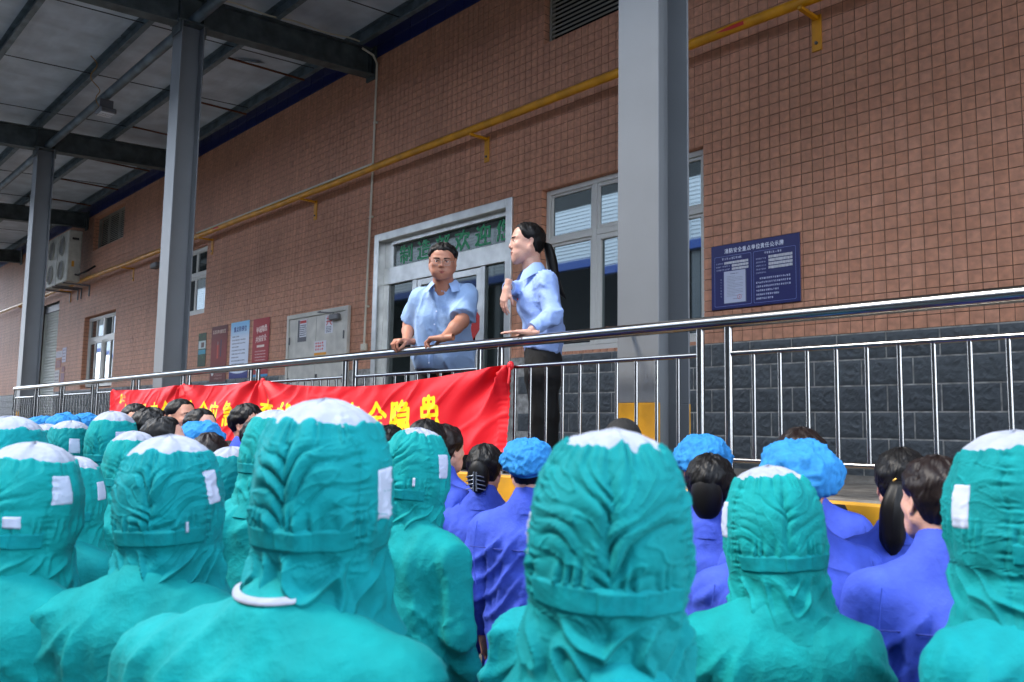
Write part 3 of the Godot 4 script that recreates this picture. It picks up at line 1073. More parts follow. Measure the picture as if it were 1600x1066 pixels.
func disc(im: Image, cx: int, cy: int, r: int, col: Color) -> void:
	for y in range(-r, r + 1):
		var w := int(sqrt(float(r * r - y * y)))
		im.fill_rect(Rect2i(cx - w, cy + y, 2 * w + 1, 1), col)

func ring(im: Image, cx: int, cy: int, r: float, t: float, col: Color) -> void:
	for k in 90:
		var a := TAU * k / 90
		im.fill_rect(Rect2i(int(cx + r * cos(a) - t * 0.5), int(cy + r * sin(a) - t * 0.5), int(t), int(t)), col)

func round_frame(im: Image, x: int, y: int, w: int, h: int, col: Color) -> void:
	im.fill_rect(Rect2i(x + 14, y, w - 28, 3), col)
	im.fill_rect(Rect2i(x + 14, y + h - 3, w - 28, 3), col)
	im.fill_rect(Rect2i(x, y + 14, 3, h - 28), col)
	im.fill_rect(Rect2i(x + w - 3, y + 14, 3, h - 28), col)
	for c: Array in [[x + 14, y + 14, PI], [x + w - 15, y + 14, PI * 1.5], [x + 14, y + h - 15, PI * 0.5], [x + w - 15, y + h - 15, 0.0]]:
		for k in 20:
			var a: float = c[2] + PI * 0.5 * k / 19.0
			im.fill_rect(Rect2i(int(c[0] + 13 * cos(a)) - 1, int(c[1] + 13 * sin(a)) - 1, 3, 3), col)

func build_platform() -> void:
	shell("dock_floor", boxmesh(Vector3(-36, 0, -0.012), Vector3(9, DOCK, 3.22)), M.concrete)
	var k := thing("dock_kerb", "raised dock kerb with black and yellow hazard stripes under the rail", "kerb")
	part("kerb_body", boxmesh(Vector3(-36, DOCK - 0.3, 2.93), Vector3(9, 1.34, 3.205), 0.012), M.concrete, k)
	part("painted_edge", boxmesh(Vector3(-36, DOCK - 0.3, 3.206), Vector3(9, 1.343, 3.262), 0.010), M.yellow_paint, k)
	for i in 118:
		var x := -34.0 + 0.36 * i
		var b := MB.new()
		b.prism(PackedVector2Array([Vector2(x, 1.333), Vector2(x + 0.18, 1.333), Vector2(x + 0.36, 0.96), Vector2(x + 0.18, 0.96)]), 3.262, 3.265)
		part("black_stripe", b.mesh(), M.black_paint, k)

func build_canopy() -> void:
	var xs := [0.06, -7.35, -14.2, -21.2, 7.4, -28.3]
	var lab := ["thick grey steel column with yellow foot beside the woman", "grey steel column with pale edge behind the red banner's left half", "grey steel column in front of the roller shutter", "grey steel column farthest left, by the air conditioners", "grey steel column out to the right", "grey steel column at the far end of the dock"]
	for k in 6:
		var x: float = xs[k]
		var c := thing("steel_column", lab[k], "column", Vector3(x, DOCK, 2.72), 0.0, "columns carrying the canopy")
		var top := 6.61 - DOCK
		for s in 2:
			var z := 0.13 if s == 0 else -0.145
			var f := part("flange", boxmesh(Vector3(-0.15, 0.53, z), Vector3(0.15, top, z + 0.015), 0.003), M.column_paint, c)
			part("yellow_band", boxmesh(Vector3(-0.151, 0.03, z + 0.001 if s == 0 else z - 0.001), Vector3(0.151, 0.53, z + 0.016 if s == 0 else z + 0.011), 0.003), M.yellow_paint, f)
			part("flange_foot", boxmesh(Vector3(-0.149, 0.03, z), Vector3(0.149, 0.53, z + 0.0145), 0.002), M.column_paint, f)
		part("web", boxmesh(Vector3(-0.006, 0.0, -0.13), Vector3(0.006, top, 0.13)), M.column_paint, c)
		part("base_plate", boxmesh(Vector3(-0.2, -0.005, -0.2), Vector3(0.2, 0.03, 0.2), 0.004), M.beam_paint, c)
		part("cap_plate", boxmesh(Vector3(-0.16, top, -0.19), Vector3(0.16, top + 0.02, 0.19), 0.003), M.beam_paint, c)
		for s: float in [-1, 1]:
			part("gusset", boxmesh(Vector3(-0.14, top - 0.14, s * 0.16 - 0.006), Vector3(0.14, top, s * 0.16 + 0.006)), M.beam_paint, c)
		if k == 0:
			part("rail_anchor", barmesh(Vector3(-0.04, 0.93, 0.14), Vector3(-0.04, 0.93, 0.36), 0.015, 8), M.rust, c)
	var cn := thing("dock_canopy", "dark steel canopy with pale film lined roof over the dock", "canopy")
	for k in 6:
		var x: float = xs[k]
		var b := MB.new()
		# I-beam sloping down from the wall
		var z0 := 0.03
		var z1 := 5.0
		var slope := -0.057
		var dir := Vector3(0, slope, 1).normalized()
		var nrm := Vector3(0, 1, -slope).normalized()
		var bs := Basis(Vector3.RIGHT, nrm, dir)
		var mid := Vector3(x, 6.76 + slope * (z0 + z1) * 0.5, (z0 + z1) * 0.5)
		var hl := (z1 - z0) * 0.5
		b.obox(mid + nrm * 0.008, Vector3(0.10, 0.008, hl), bs, 0.002)
		b.obox(mid + nrm * 0.392, Vector3(0.10, 0.008, hl), bs, 0.002)
		b.obox(mid + nrm * 0.20, Vector3(0.005, 0.184, hl), bs)
		var o := part("beam", b.mesh(), M.beam_paint, cn)
		for z: float in [0.08, 2.57, 2.87, 4.6]:
			part("stiffener", boxmesh(Vector3(x - 0.09, 6.79 + slope * z, z - 0.005), Vector3(x + 0.09, 7.14 + slope * z, z + 0.005)), M.beam_paint, o)
		part("end_plate", boxmesh(Vector3(x - 0.12, 6.70, 0.001), Vector3(x + 0.12, 7.2, 0.028)), M.beam_paint, o)
	var zs := [0.24, 1.55, 2.82, 4.1, 4.92]
	for z: float in zs:
		var y := 7.165 - 0.057 * z
		var b := MB.new()
		b.box(Vector3(-36, y, z - 0.004), Vector3(8.5, y + 0.2, z + 0.004))
		b.box(Vector3(-36, y, z + 0.004), Vector3(8.5, y + 0.006, z + 0.07))
		b.box(Vector3(-36, y + 0.194, z + 0.004), Vector3(8.5, y + 0.2, z + 0.07))
		b.box(Vector3(-36, y + 0.006, z + 0.064), Vector3(8.5, y + 0.026, z + 0.07))
		var o := part("purlin", b.mesh(), M.zinc, cn)
		for x: float in xs:
			part("cleat", boxmesh(Vector3(x - 0.06, y - 0.01, z - 0.03), Vector3(x + 0.06, y + 0.17, z - 0.006)), M.beam_paint, o)
	for i in 38:
		var x := -36.0 + 1.2 * i
		var b := MB.new()
		var pts := PackedVector3Array()
		for r in 14:
			var z := 0.02 + 5.0 * r / 13.0
			for c in 5:
				var xx := x + 0.004 + 1.192 * c / 4.0
				pts.append(Vector3(xx, 7.372 - 0.057 * z - 0.012 * absf(noise.get_noise_2d(xx * 0.8, z * 0.9)), z))
		b.sheet(pts, 5, false, false)
		b.obox(Vector3(x + 0.6, 7.43 - 0.057 * 2.5, 2.5), Vector3(0.6, 0.02, 2.5), Basis.from_euler(Vector3(0.057, 0, 0)))
		part("roof_panel", b.mesh(), M.roof_film, cn)
	for i in 18:
		var x := -34.5 + 2.35 * i
		for k in zs.size() - 1:
			part("tie_rod", barmesh(Vector3(x, 7.24 - 0.057 * zs[k], zs[k]), Vector3(x, 7.24 - 0.057 * zs[k + 1], zs[k + 1]), 0.007, 6), M.dark_plastic, cn)
	for x: float in [-8.9, -11.0, -13.1, -15.8, -17.9, -20.0, -1.6, -4.2]:
		part("knee_brace", barmesh(Vector3(x, 7.10, 0.28), Vector3(x - 0.15, 7.14, 1.5), 0.017, 6), M.rust, cn)
	for q: Array in [[-9.35, 1.05, 0.52, 0.05], [-8.55, 1.15, 0.26, 0.035]]:
		var b := MB.new()
		var pts := PackedVector3Array()
		for c in 14:
			var t := c / 13.0
			var wv: float = q[3] * sin(t * PI) * (0.7 + 0.5 * noise.get_noise_1d(t * 5.0))
			var cx: float = q[0] + 0.3 * t * q[2]
			var cz: float = q[1] - q[2] * (t - 0.5)
			pts.append(Vector3(cx - wv, 7.372 - 0.057 * cz - 0.016, cz))
			pts.append(Vector3(cx + wv, 7.372 - 0.057 * cz - 0.018, cz))
		b.sheet(pts, 2)
		part("film_tear", b.mesh(), M.black_gap, cn)
		b = MB.new()
		pts = PackedVector3Array()
		for c in 14:
			var t := c / 13.0
			var wv: float = q[3] * sin(t * PI)
			var cx: float = q[0] + 0.3 * t * q[2]
			var cz: float = q[1] - q[2] * (t - 0.5)
			pts.append(Vector3(cx + wv, 7.372 - 0.057 * cz - 0.018, cz))
			pts.append(Vector3(cx + wv * 1.9, 7.372 - 0.057 * cz - 0.018 - wv * 0.9, cz + 0.02))
		b.sheet(pts, 2)
		part("film_flap", b.mesh(), M.roof_film, cn)
	part("gutter", boxmesh(Vector3(-36, 6.86, 5.03), Vector3(8.5, 7.14, 5.2), 0.01), M.blue_trim, cn)
	# round tie along the columns, flood lamp and wires
	var tp := thing("tie_pipe", "round steel tie tube joining the column heads below the roof", "pipe")
	for k in 5:
		var a: float = [7.4, 0.06, -7.35, -14.2, -21.2][k]
		var e: float = [0.06, -7.35, -14.2, -21.2, -28.3][k]
		part("tube", barmesh(Vector3(a - 0.02, 6.70, 2.68), Vector3(e + 0.02, 6.70, 2.68), 0.066, 16), M.zinc, tp)
	var fl := thing("flood_lamp", "small square flood lamp hanging from the tie tube", "lamp", Vector3(-10.75, 6.63, 2.68))
	part("bracket", boxmesh(Vector3(-0.012, -0.16, -0.10), Vector3(0.012, 0.0, 0.10), 0.004), M.grey_metal, fl)
	part("housing", boxmesh(Vector3(-0.14, -0.24, -0.12), Vector3(0.14, -0.16, 0.12), 0.015), M.grey_metal, fl)
	var fc := part("lamp_glass", boxmesh(Vector3(-0.12, -0.247, -0.10), Vector3(0.12, -0.241, 0.10)), M.lamp_face, fl)
	for i in 2:
		part("divider", boxmesh(Vector3(-0.045 + 0.08 * i, -0.2495, -0.10), Vector3(-0.037 + 0.08 * i, -0.2475, 0.10)), M.grey_metal, fc)
	var wp := PackedVector3Array()
	for i in 16:
		var t := i / 15.0
		wp.append(Vector3(-0.05 + 0.35 * t + 0.05 * sin(t * 9.0), -0.12 + 0.62 * t, 0.09 + 0.25 * t + 0.05 * sin(t * 13.0)))
	part("wire", tubemesh(wp, 0.007, 6), M.wire_yellow, fl)
	var cb := thing("beam_cable", "cream cable clipped along the top of the nearest visible beam", "cable")
	var cp := PackedVector3Array()
	for i in 20:
		var z := 0.25 + 2.3 * i / 19.0
		cp.append(Vector3(-7.23, 7.185 - 0.057 * z + 0.015 * sin(i * 0.9), z))
	part("cable_run", tubemesh(cp, 0.011, 6), M.cable, cb)

func build_opposite() -> void:
	var o := thing("opposite_shed", "white ribbed metal shed with blue eaves across the yard, seen mirrored in the windows", "building")
	var pr := []
	for i in 15:
		var y := 7.3 + 0.125 * i
		pr.append_array([[y, 0.0], [y + 0.05, 0.0], [y + 0.065, -0.035], [y + 0.11, -0.035]])
	for k in 12:
		var x0 := -75.0 + 9.0 * k
		var b := MB.new()
		for i in pr.size() - 1:
			var z := 14.0
			b.quad(Vector3(x0 + 8.95, pr[i][0], z + pr[i][1]), Vector3(x0, pr[i][0], z + pr[i][1]), Vector3(x0, pr[i + 1][0], z + pr[i + 1][1]), Vector3(x0 + 8.95, pr[i + 1][0], z + pr[i + 1][1]))
		b.box(Vector3(x0 + 8.9, 7.3, 13.93), Vector3(x0 + 9.05, 9.15, 14.02))
		part("cladding_sheet", b.mesh(), M.cladding, o)
	part("eaves_trim", boxmesh(Vector3(-75, 7.02, 13.9), Vector3(33, 7.3, 14.1), 0.01), M.blue_trim, o)
	part("upper_cladding", boxmesh(Vector3(-75, 9.17, 13.95), Vector3(33, 11.2, 14.1), 0.01), M.dark_plastic, o)
	part("wall", boxmesh(Vector3(-75, 0, 20), Vector3(33, 11.0, 20.3)), M.shed_dark, o)
	part("roof", boxmesh(Vector3(-75, 11.05, 14.1), Vector3(33, 11.2, 20.3)), M.shed_dark, o)
	for k in 13:
		part("post", boxmesh(Vector3(-75 + 9.0 * k, 0, 14.1), Vector3(-74.7 + 9.0 * k, 7.1, 14.4)), M.column_paint, o)

func build_railing() -> void:
	var r := thing("stainless_railing", "polished stainless steel railing along the dock edge", "railing")
	var z := 3.1
	part("top_rail", barmesh(Vector3(-13.32, 2.145, z), Vector3(8.6, 2.145, z), 0.033, 20), M.steel, r)
	var pairs := [[-13.3, -13.3], [-11.995, -11.80], [-10.552, -10.389], [-9.044, -8.855], [-7.486, -7.291], [-5.946, -5.773], [-4.329, -4.173], [-2.671, -2.522], [-1.039, -0.835], [0.652, 0.814], [2.30, 2.465], [3.95, 4.115], [5.6, 5.765], [7.25, 7.415], [8.55, 8.55]]
	for k in pairs.size():
		for s in 2:
			if s == 1 and pairs[k][0] == pairs[k][1]:
				continue
			var x: float = pairs[k][s]
			var o := part("post", barmesh(Vector3(x, 1.335, z), Vector3(x, 2.125, z), 0.0205, 14), M.steel, r)
			part("foot_ring", barmesh(Vector3(x, 1.338, z), Vector3(x, 1.356, z), 0.042, 14), M.steel, o)
		if k == 0:
			continue
		var a: float = pairs[k - 1][1]
		var b: float = pairs[k][0]
		part("middle_rail", barmesh(Vector3(a, 1.990, z), Vector3(b, 1.990, z), 0.0128, 12), M.steel, r)
		part("bottom_rail", barmesh(Vector3(a, 1.484, z), Vector3(b, 1.484, z), 0.0128, 12), M.steel, r)
		var n := int(round((b - a) / 0.13))
		for i in range(1, n):
			var x := lerpf(a, b, float(i) / n)
			part("baluster", barmesh(Vector3(x, 1.49, z), Vector3(x, 1.985, z), 0.0100, 10), M.steel, r)

func build_banner() -> void:
	var W := 2048
	var H := 160
	var im := Image.create(W, H, false, Image.FORMAT_RGB8)
	im.fill(Color(0.80, 0.065, 0.115))
	var ink := Color(0.93, 0.83, 0.08)
	var x0 := -8.09
	var x1 := -0.70
	var text := "人人讲安全、个个会应急——查找身边安全隐患"
	# where each character stands along the rail
	var fixed := {0: -7.50, 2: -6.90, 3: -6.55, 4: -6.24, 7: -5.52, 8: -5.23, 9: -4.96, 10: -4.62, 11: -4.24, 12: -4.10, 13: -3.83, 14: -3.51, 18: -2.12, 19: -1.83, 20: -1.48}
	var keys := fixed.keys()
	for k in text.length():
		var lo := 0
		var hi := 20
		for q: int in keys:
			if q <= k:
				lo = q
			if q >= k:
				hi = q
				break
		var x: float = fixed[lo] if lo == hi else lerpf(fixed[lo], fixed[hi], float(k - lo) / (hi - lo))
		var px := (x - x0) / (x1 - x0) * W
		var w := 66.0
		if text[k] == "、":
			continue
		if text[k] == "—":
			im.fill_rect(Rect2i(int(px - 30), 80, 60, 11), ink)
			continue
		glyph(im, text[k], px - w * 0.5, 48 if k < 16 else 38, w, 70, 10.0, ink)
	# emblem: a slanted bottle with a line of small marks
	for y in 34:
		var s := int((34 - y) * 0.22)
		im.fill_rect(Rect2i(92 + s, 14 + y, 20, 1), ink)
		if y > 8 and y < 26:
			im.fill_rect(Rect2i(98 + s, 14 + y, 8, 1), Color(0.80, 0.065, 0.115))
	scribble(im, 122, 18, 44, 12, ink, 1)
	scribble(im, 122, 36, 40, 7, ink, 2)
	var tie := [[-8.09, 2.004], [-6.89, 1.988], [-5.816, 2.010], [-4.85, 1.980], [-3.999, 2.003], [-3.459, 1.950], [-2.728, 1.918], [-2.017, 1.914], [-1.413, 1.949], [-1.014, 1.976], [-0.70, 2.000]]
	var cols := 340
	var rows := 34
	var p := PackedVector3Array()
	for r in rows:
		var v := float(r) / (rows - 1)
		for c in cols:
			var u := float(c) / (cols - 1)
			var x := lerpf(x0, x1, u)
			var i := 0
			while i < tie.size() - 2 and x > tie[i + 1][0]:
				i += 1
			var t: float = clampf((x - tie[i][0]) / (tie[i + 1][0] - tie[i][0]), 0, 1)
			var a0: float = tie[maxi(i - 1, 0)][1]
			var a1: float = tie[i][1]
			var a2: float = tie[i + 1][1]
			var a3: float = tie[mini(i + 2, tie.size() - 1)][1]
			var y := cubic_interpolate(a1, a2, a0, a3, t)
			# folds fan out from the knots
			var z := 3.150
			for kn: Array in [[-5.816, 1.0], [-3.999, 1.0], [-0.70, 1.5], [-8.09, 0.6]]:
				var dx: float = x - kn[0]
				var reach := 0.55
				if absf(dx) < reach * 1.6:
					var ang := atan2(dx, v * 0.55 + 0.05)
					z += 0.030 * kn[1] * sin(ang * 9.0) * exp(-absf(dx) / reach) * exp(-v * 1.6) * smoothstep(0.0, 0.12, v + absf(dx) * 0.5)
			z += 0.016 * noise.get_noise_2d(x * 1.1, v * 0.8) + 0.006 * noise.get_noise_2d(x * 4.0 + v * 2.5, v * 2.0) + 0.007 * maxf(0.0, 1.0 - 6.0 * absf(noise.get_noise_2d(x * 1.7 + v * 1.1, v * 0.9 + 7.0)))
			if x > -0.80:
				z += 0.010 * sin((x + 0.8) * 55.0) + 0.005 * sin(v * 90.0)
			p.append(Vector3(x + 0.02 * v * (u - 0.5), y - 0.53 * v + (0.012 * noise.get_noise_1d(x * 3.0) * v), z + 0.03 * v))
	var b := MB.new()
	b.sheet(p, cols, true)
	var m := print_mat(im, 0.55)
	m.backlight_enabled = true
	m.backlight = Color(0.15, 0.02, 0.02)
	m.metallic_specular = 0.4
	var o := thing("banner", "long red cloth banner with yellow slogan characters tied to the railing", "banner")
	part("cloth", b.mesh(), m, o)
	for q: Array in [[-0.705, 1.995], [-3.999, 2.0], [-5.816, 2.0], [-8.08, 1.99]]:
		var kt := MB.new()
		kt.ball(Vector3(q[0], q[1], 3.135), Vector3(0.022, 0.028, 0.022), 10, 7)
		kt.tube(PackedVector3Array([Vector3(q[0], q[1], 3.14), Vector3(q[0] + 0.02, q[1] - 0.05, 3.16), Vector3(q[0] + 0.015, q[1] - 0.11, 3.165)]), 0.008, 6)
		part("knot", kt.mesh(), M.red_cloth, o)

# ------------------------------------------------------------------ brush lettering
const STROKES := {
	"人": "50,8 48,35 35,65 10,92;49,40 62,68 92,92",
	"讲": "15,8 25,18;8,38 25,38 25,78 36,68;45,28 95,28;40,55 98,55;58,8 58,55 50,80 38,95;80,8 80,95",
	"安": "50,4 50,14;12,30 12,18 90,18 88,30;45,30 28,62 55,76 82,95;75,50 60,75 20,94;8,50 94,50",
	"全": "50,4 32,26 6,44;50,4 70,28 96,44;26,48 74,48;24,68 76,68;10,92 92,92;50,48 50,92",
	"个": "50,4 32,28 5,48;50,4 70,30 96,48;50,38 50,96",
	"会": "50,4 30,26 4,42;50,4 72,28 96,42;28,44 72,44;14,62 88,62;46,62 26,90 80,88;66,74 88,96",
	"应": "50,4 54,12;14,18 92,18;14,18 14,60 4,95;30,42 38,72;50,36 56,68;82,34 64,88;22,90 96,90",
	"急": "36,4 10,28;32,14 70,14 56,28;22,30 80,30 80,58 20,58;22,44 80,44;10,72 6,92;30,70 32,92 66,92 70,80;48,68 56,80;84,70 94,90",
	"查": "8,22 92,22;50,4 50,44;48,24 8,48;52,24 92,48;26,50 74,50 74,80 26,80 26,50;26,65 74,65;6,94 94,94",
	"找": "4,26 40,26;4,66 40,52;24,4 24,90 12,84;46,34 96,28;62,4 70,50 90,94 96,76;88,44 60,76 42,92;78,8 88,18",
	"身": "52,4 42,16;26,16 76,16 76,92 60,88;26,16 26,58;26,30 76,30;26,44 76,44;6,60 92,56;92,40 56,78 10,96",
	"边": "12,10 22,22;4,40 22,40 22,74 6,90;10,84 34,94 98,94;38,28 90,28 84,78 68,72;62,6 60,40 38,80",
	"隐": "10,8 10,96;10,8 34,8 22,36 36,60 22,66;60,4 42,24;56,12 84,12 74,26;44,28 92,28 92,58 44,58;44,43 92,43;46,70 40,92;58,66 62,92 84,92 86,80;70,64 76,76;90,66 98,86",
	"患": "28,8 74,8 74,26 28,26 28,8;16,34 86,34 86,56 16,56 16,34;50,2 50,64;12,72 6,92;30,70 34,92 68,92 72,80;50,68 58,80;84,70 96,92",
	"制": "16,10 8,28;10,22 60,22;2,42 64,42;34,4 34,96;12,58 12,86;12,58 56,58 56,84 46,80;74,14 74,68;94,6 94,92 80,88",
	"造": "52,4 42,22;48,16 90,16;38,36 98,36;68,4 68,36;46,50 88,50 88,76 46,76 46,50;12,8 24,20;4,40 22,40 22,76 6,90;10,84 34,94 98,94",
	"部": "30,4 34,14;8,18 58,18;18,26 24,42;48,24 40,42;4,46 62,46;14,58 52,58 52,88 14,88 14,58;70,8 70,96;70,10 96,10 82,38 96,62 80,68",
	"欢": "4,16 42,16 30,56 4,92;10,34 28,60 44,86;62,4 46,38;56,22 96,22 86,42;72,36 68,62 42,96;72,56 98,96",
	"迎": "14,8 24,20;4,40 22,40 22,76 6,90;10,84 34,94 98,94;56,6 40,16 40,64 58,54;64,16 92,16 92,62 80,58;66,16 66,84",
	"您": "24,4 6,36;16,24 16,62;44,4 32,26;40,16 92,16 84,30;64,18 64,58 54,54;46,30 36,48;80,32 94,50;12,72 6,92;30,70 34,92 68,92 72,80;50,68 58,80;84,70 96,92",
	"消": "10,8 22,18;6,34 18,44;4,92 22,58;62,4 62,36;40,12 48,30;88,10 76,30;42,38 86,38 86,94 74,90;42,38 42,96;42,56 86,56;42,72 86,72",
	"防": "10,8 10,96;10,8 36,8 22,36 38,60 22,68;66,4 70,16;42,22 96,22;60,22 58,58 36,96;58,48 90,48 84,92 66,88",
	"重": "80,4 20,14;6,24 94,24;20,36 80,36 80,64 20,64 20,36;20,50 80,50;50,10 50,92;14,78 86,78;4,93 96,93",
	"点": "50,4 50,34;50,18 88,18;22,36 78,36 78,66 22,66 22,36;14,76 6,94;34,78 38,94;58,78 64,94;82,76 94,94",
	"单": "28,4 36,14;72,4 62,16;18,20 82,20 82,56 18,56 18,20;18,38 82,38;50,20 50,96;4,72 96,72",
	"位": "30,4 8,44;20,28 20,96;62,4 66,16;38,24 96,24;48,36 56,80;86,34 74,84;34,92 98,92",
	"责": "10,12 90,12;16,26 84,26;4,40 96,40;50,2 50,40;22,52 78,52;22,52 22,78;78,52 78,78;50,56 44,80 8,96;60,80 90,96",
	"任": "30,4 8,44;20,28 20,96;88,6 42,16;36,48 98,48;66,12 66,90;42,90 92,90",
	"公": "34,8 24,36 6,56;64,8 76,36 96,54;48,46 20,90 82,84;66,64 90,96",
	"示": "20,12 80,12;6,36 94,36;50,36 50,94 36,88;28,52 8,82;70,52 94,80",
	"牌": "14,8 14,52 4,94;14,34 42,34;32,4 32,34;16,58 38,58 38,96;66,2 60,12;50,14 90,14 90,48 50,48 50,14;50,31 90,31;70,14 66,46 50,62;44,68 98,68;80,52 80,98",
	"举": "14,8 22,24;46,4 50,22;84,6 74,24;6,32 94,32;36,32 8,62;64,32 94,60;28,52 72,52;18,70 82,70;50,42 50,98",
	"报": "4,26 40,26;4,66 40,52;22,4 22,90 10,84;52,8 88,8 86,36 74,34;52,8 52,96;56,46 92,46 76,74 56,94;62,54 78,80 98,96",
	"共": "30,6 30,60;70,6 70,60;10,28 90,28;4,60 96,60;32,70 10,94;66,70 92,94",
	"保": "30,4 8,44;20,28 20,96;44,10 86,10 86,38 44,38 44,10;34,54 98,54;66,38 66,98;64,58 34,88;68,58 98,86"}

func strokes(ch: String) -> Array:
	var out := []
	if not STROKES.has(ch):
		return out
	for s: String in STROKES[ch].split(";"):
		var line := PackedVector2Array()
		for q in s.split(" "):
			var xy := q.split(",")
			line.append(Vector2(xy[0].to_float(), xy[1].to_float()) / 100.0)
		out.append(line)
	return out

func glyph(im: Image, ch: String, x: float, y: float, w: float, h: float, pen: float, col: Color) -> void:
	var iw := im.get_width()
	var ih := im.get_height()
	for line: PackedVector2Array in strokes(ch):
		for k in line.size() - 1:
			var a := Vector2(x + line[k].x * w, y + line[k].y * h)
			var b := Vector2(x + line[k + 1].x * w, y + line[k + 1].y * h)
			var flat := absf(b.y - a.y) < absf(b.x - a.x) * 0.35
			var r := pen * (0.40 if flat else 0.52)
			var ab := b - a
			var l2 := maxf(ab.length_squared(), 0.001)
			for py in range(maxi(0, int(minf(a.y, b.y) - r - 1)), mini(ih, int(maxf(a.y, b.y) + r + 2))):
				for px in range(maxi(0, int(minf(a.x, b.x) - r - 1)), mini(iw, int(maxf(a.x, b.x) + r + 2))):
					var p := Vector2(px + 0.5, py + 0.5)
					var t := clampf((p - a).dot(ab) / l2, 0.0, 1.0)
					var d := p.distance_to(a + ab * t) - r
					if d < 0.5:
						im.set_pixel(px, py, im.get_pixel(px, py).lerp(col, clampf(0.5 - d, 0.0, 1.0)))

func glyph_mesh(ch: String, x: float, y: float, w: float, h: float, pen: float, z0: float, z1: float) -> ArrayMesh:
	var b := MB.new()
	var lift := 0.0
	for line: PackedVector2Array in strokes(ch):
		for k in line.size() - 1:
			var a := Vector2(x + line[k].x * w, y + (1.0 - line[k].y) * h)
			var e := Vector2(x + line[k + 1].x * w, y + (1.0 - line[k + 1].y) * h)
			var d := (e - a).normalized()
			var flat := absf(e.y - a.y) < absf(e.x - a.x) * 0.35
			var r := pen * (0.40 if flat else 0.52)
			var s := Vector2(-d.y, d.x) * r
			var a2 := a - d * r * 0.6
			var e2 := e + d * r * 0.6
			b.prism(PackedVector2Array([a2 - s, e2 - s, e2 + s, a2 + s]), z0, z1 + lift)
			lift += 0.00006
	return b.mesh()

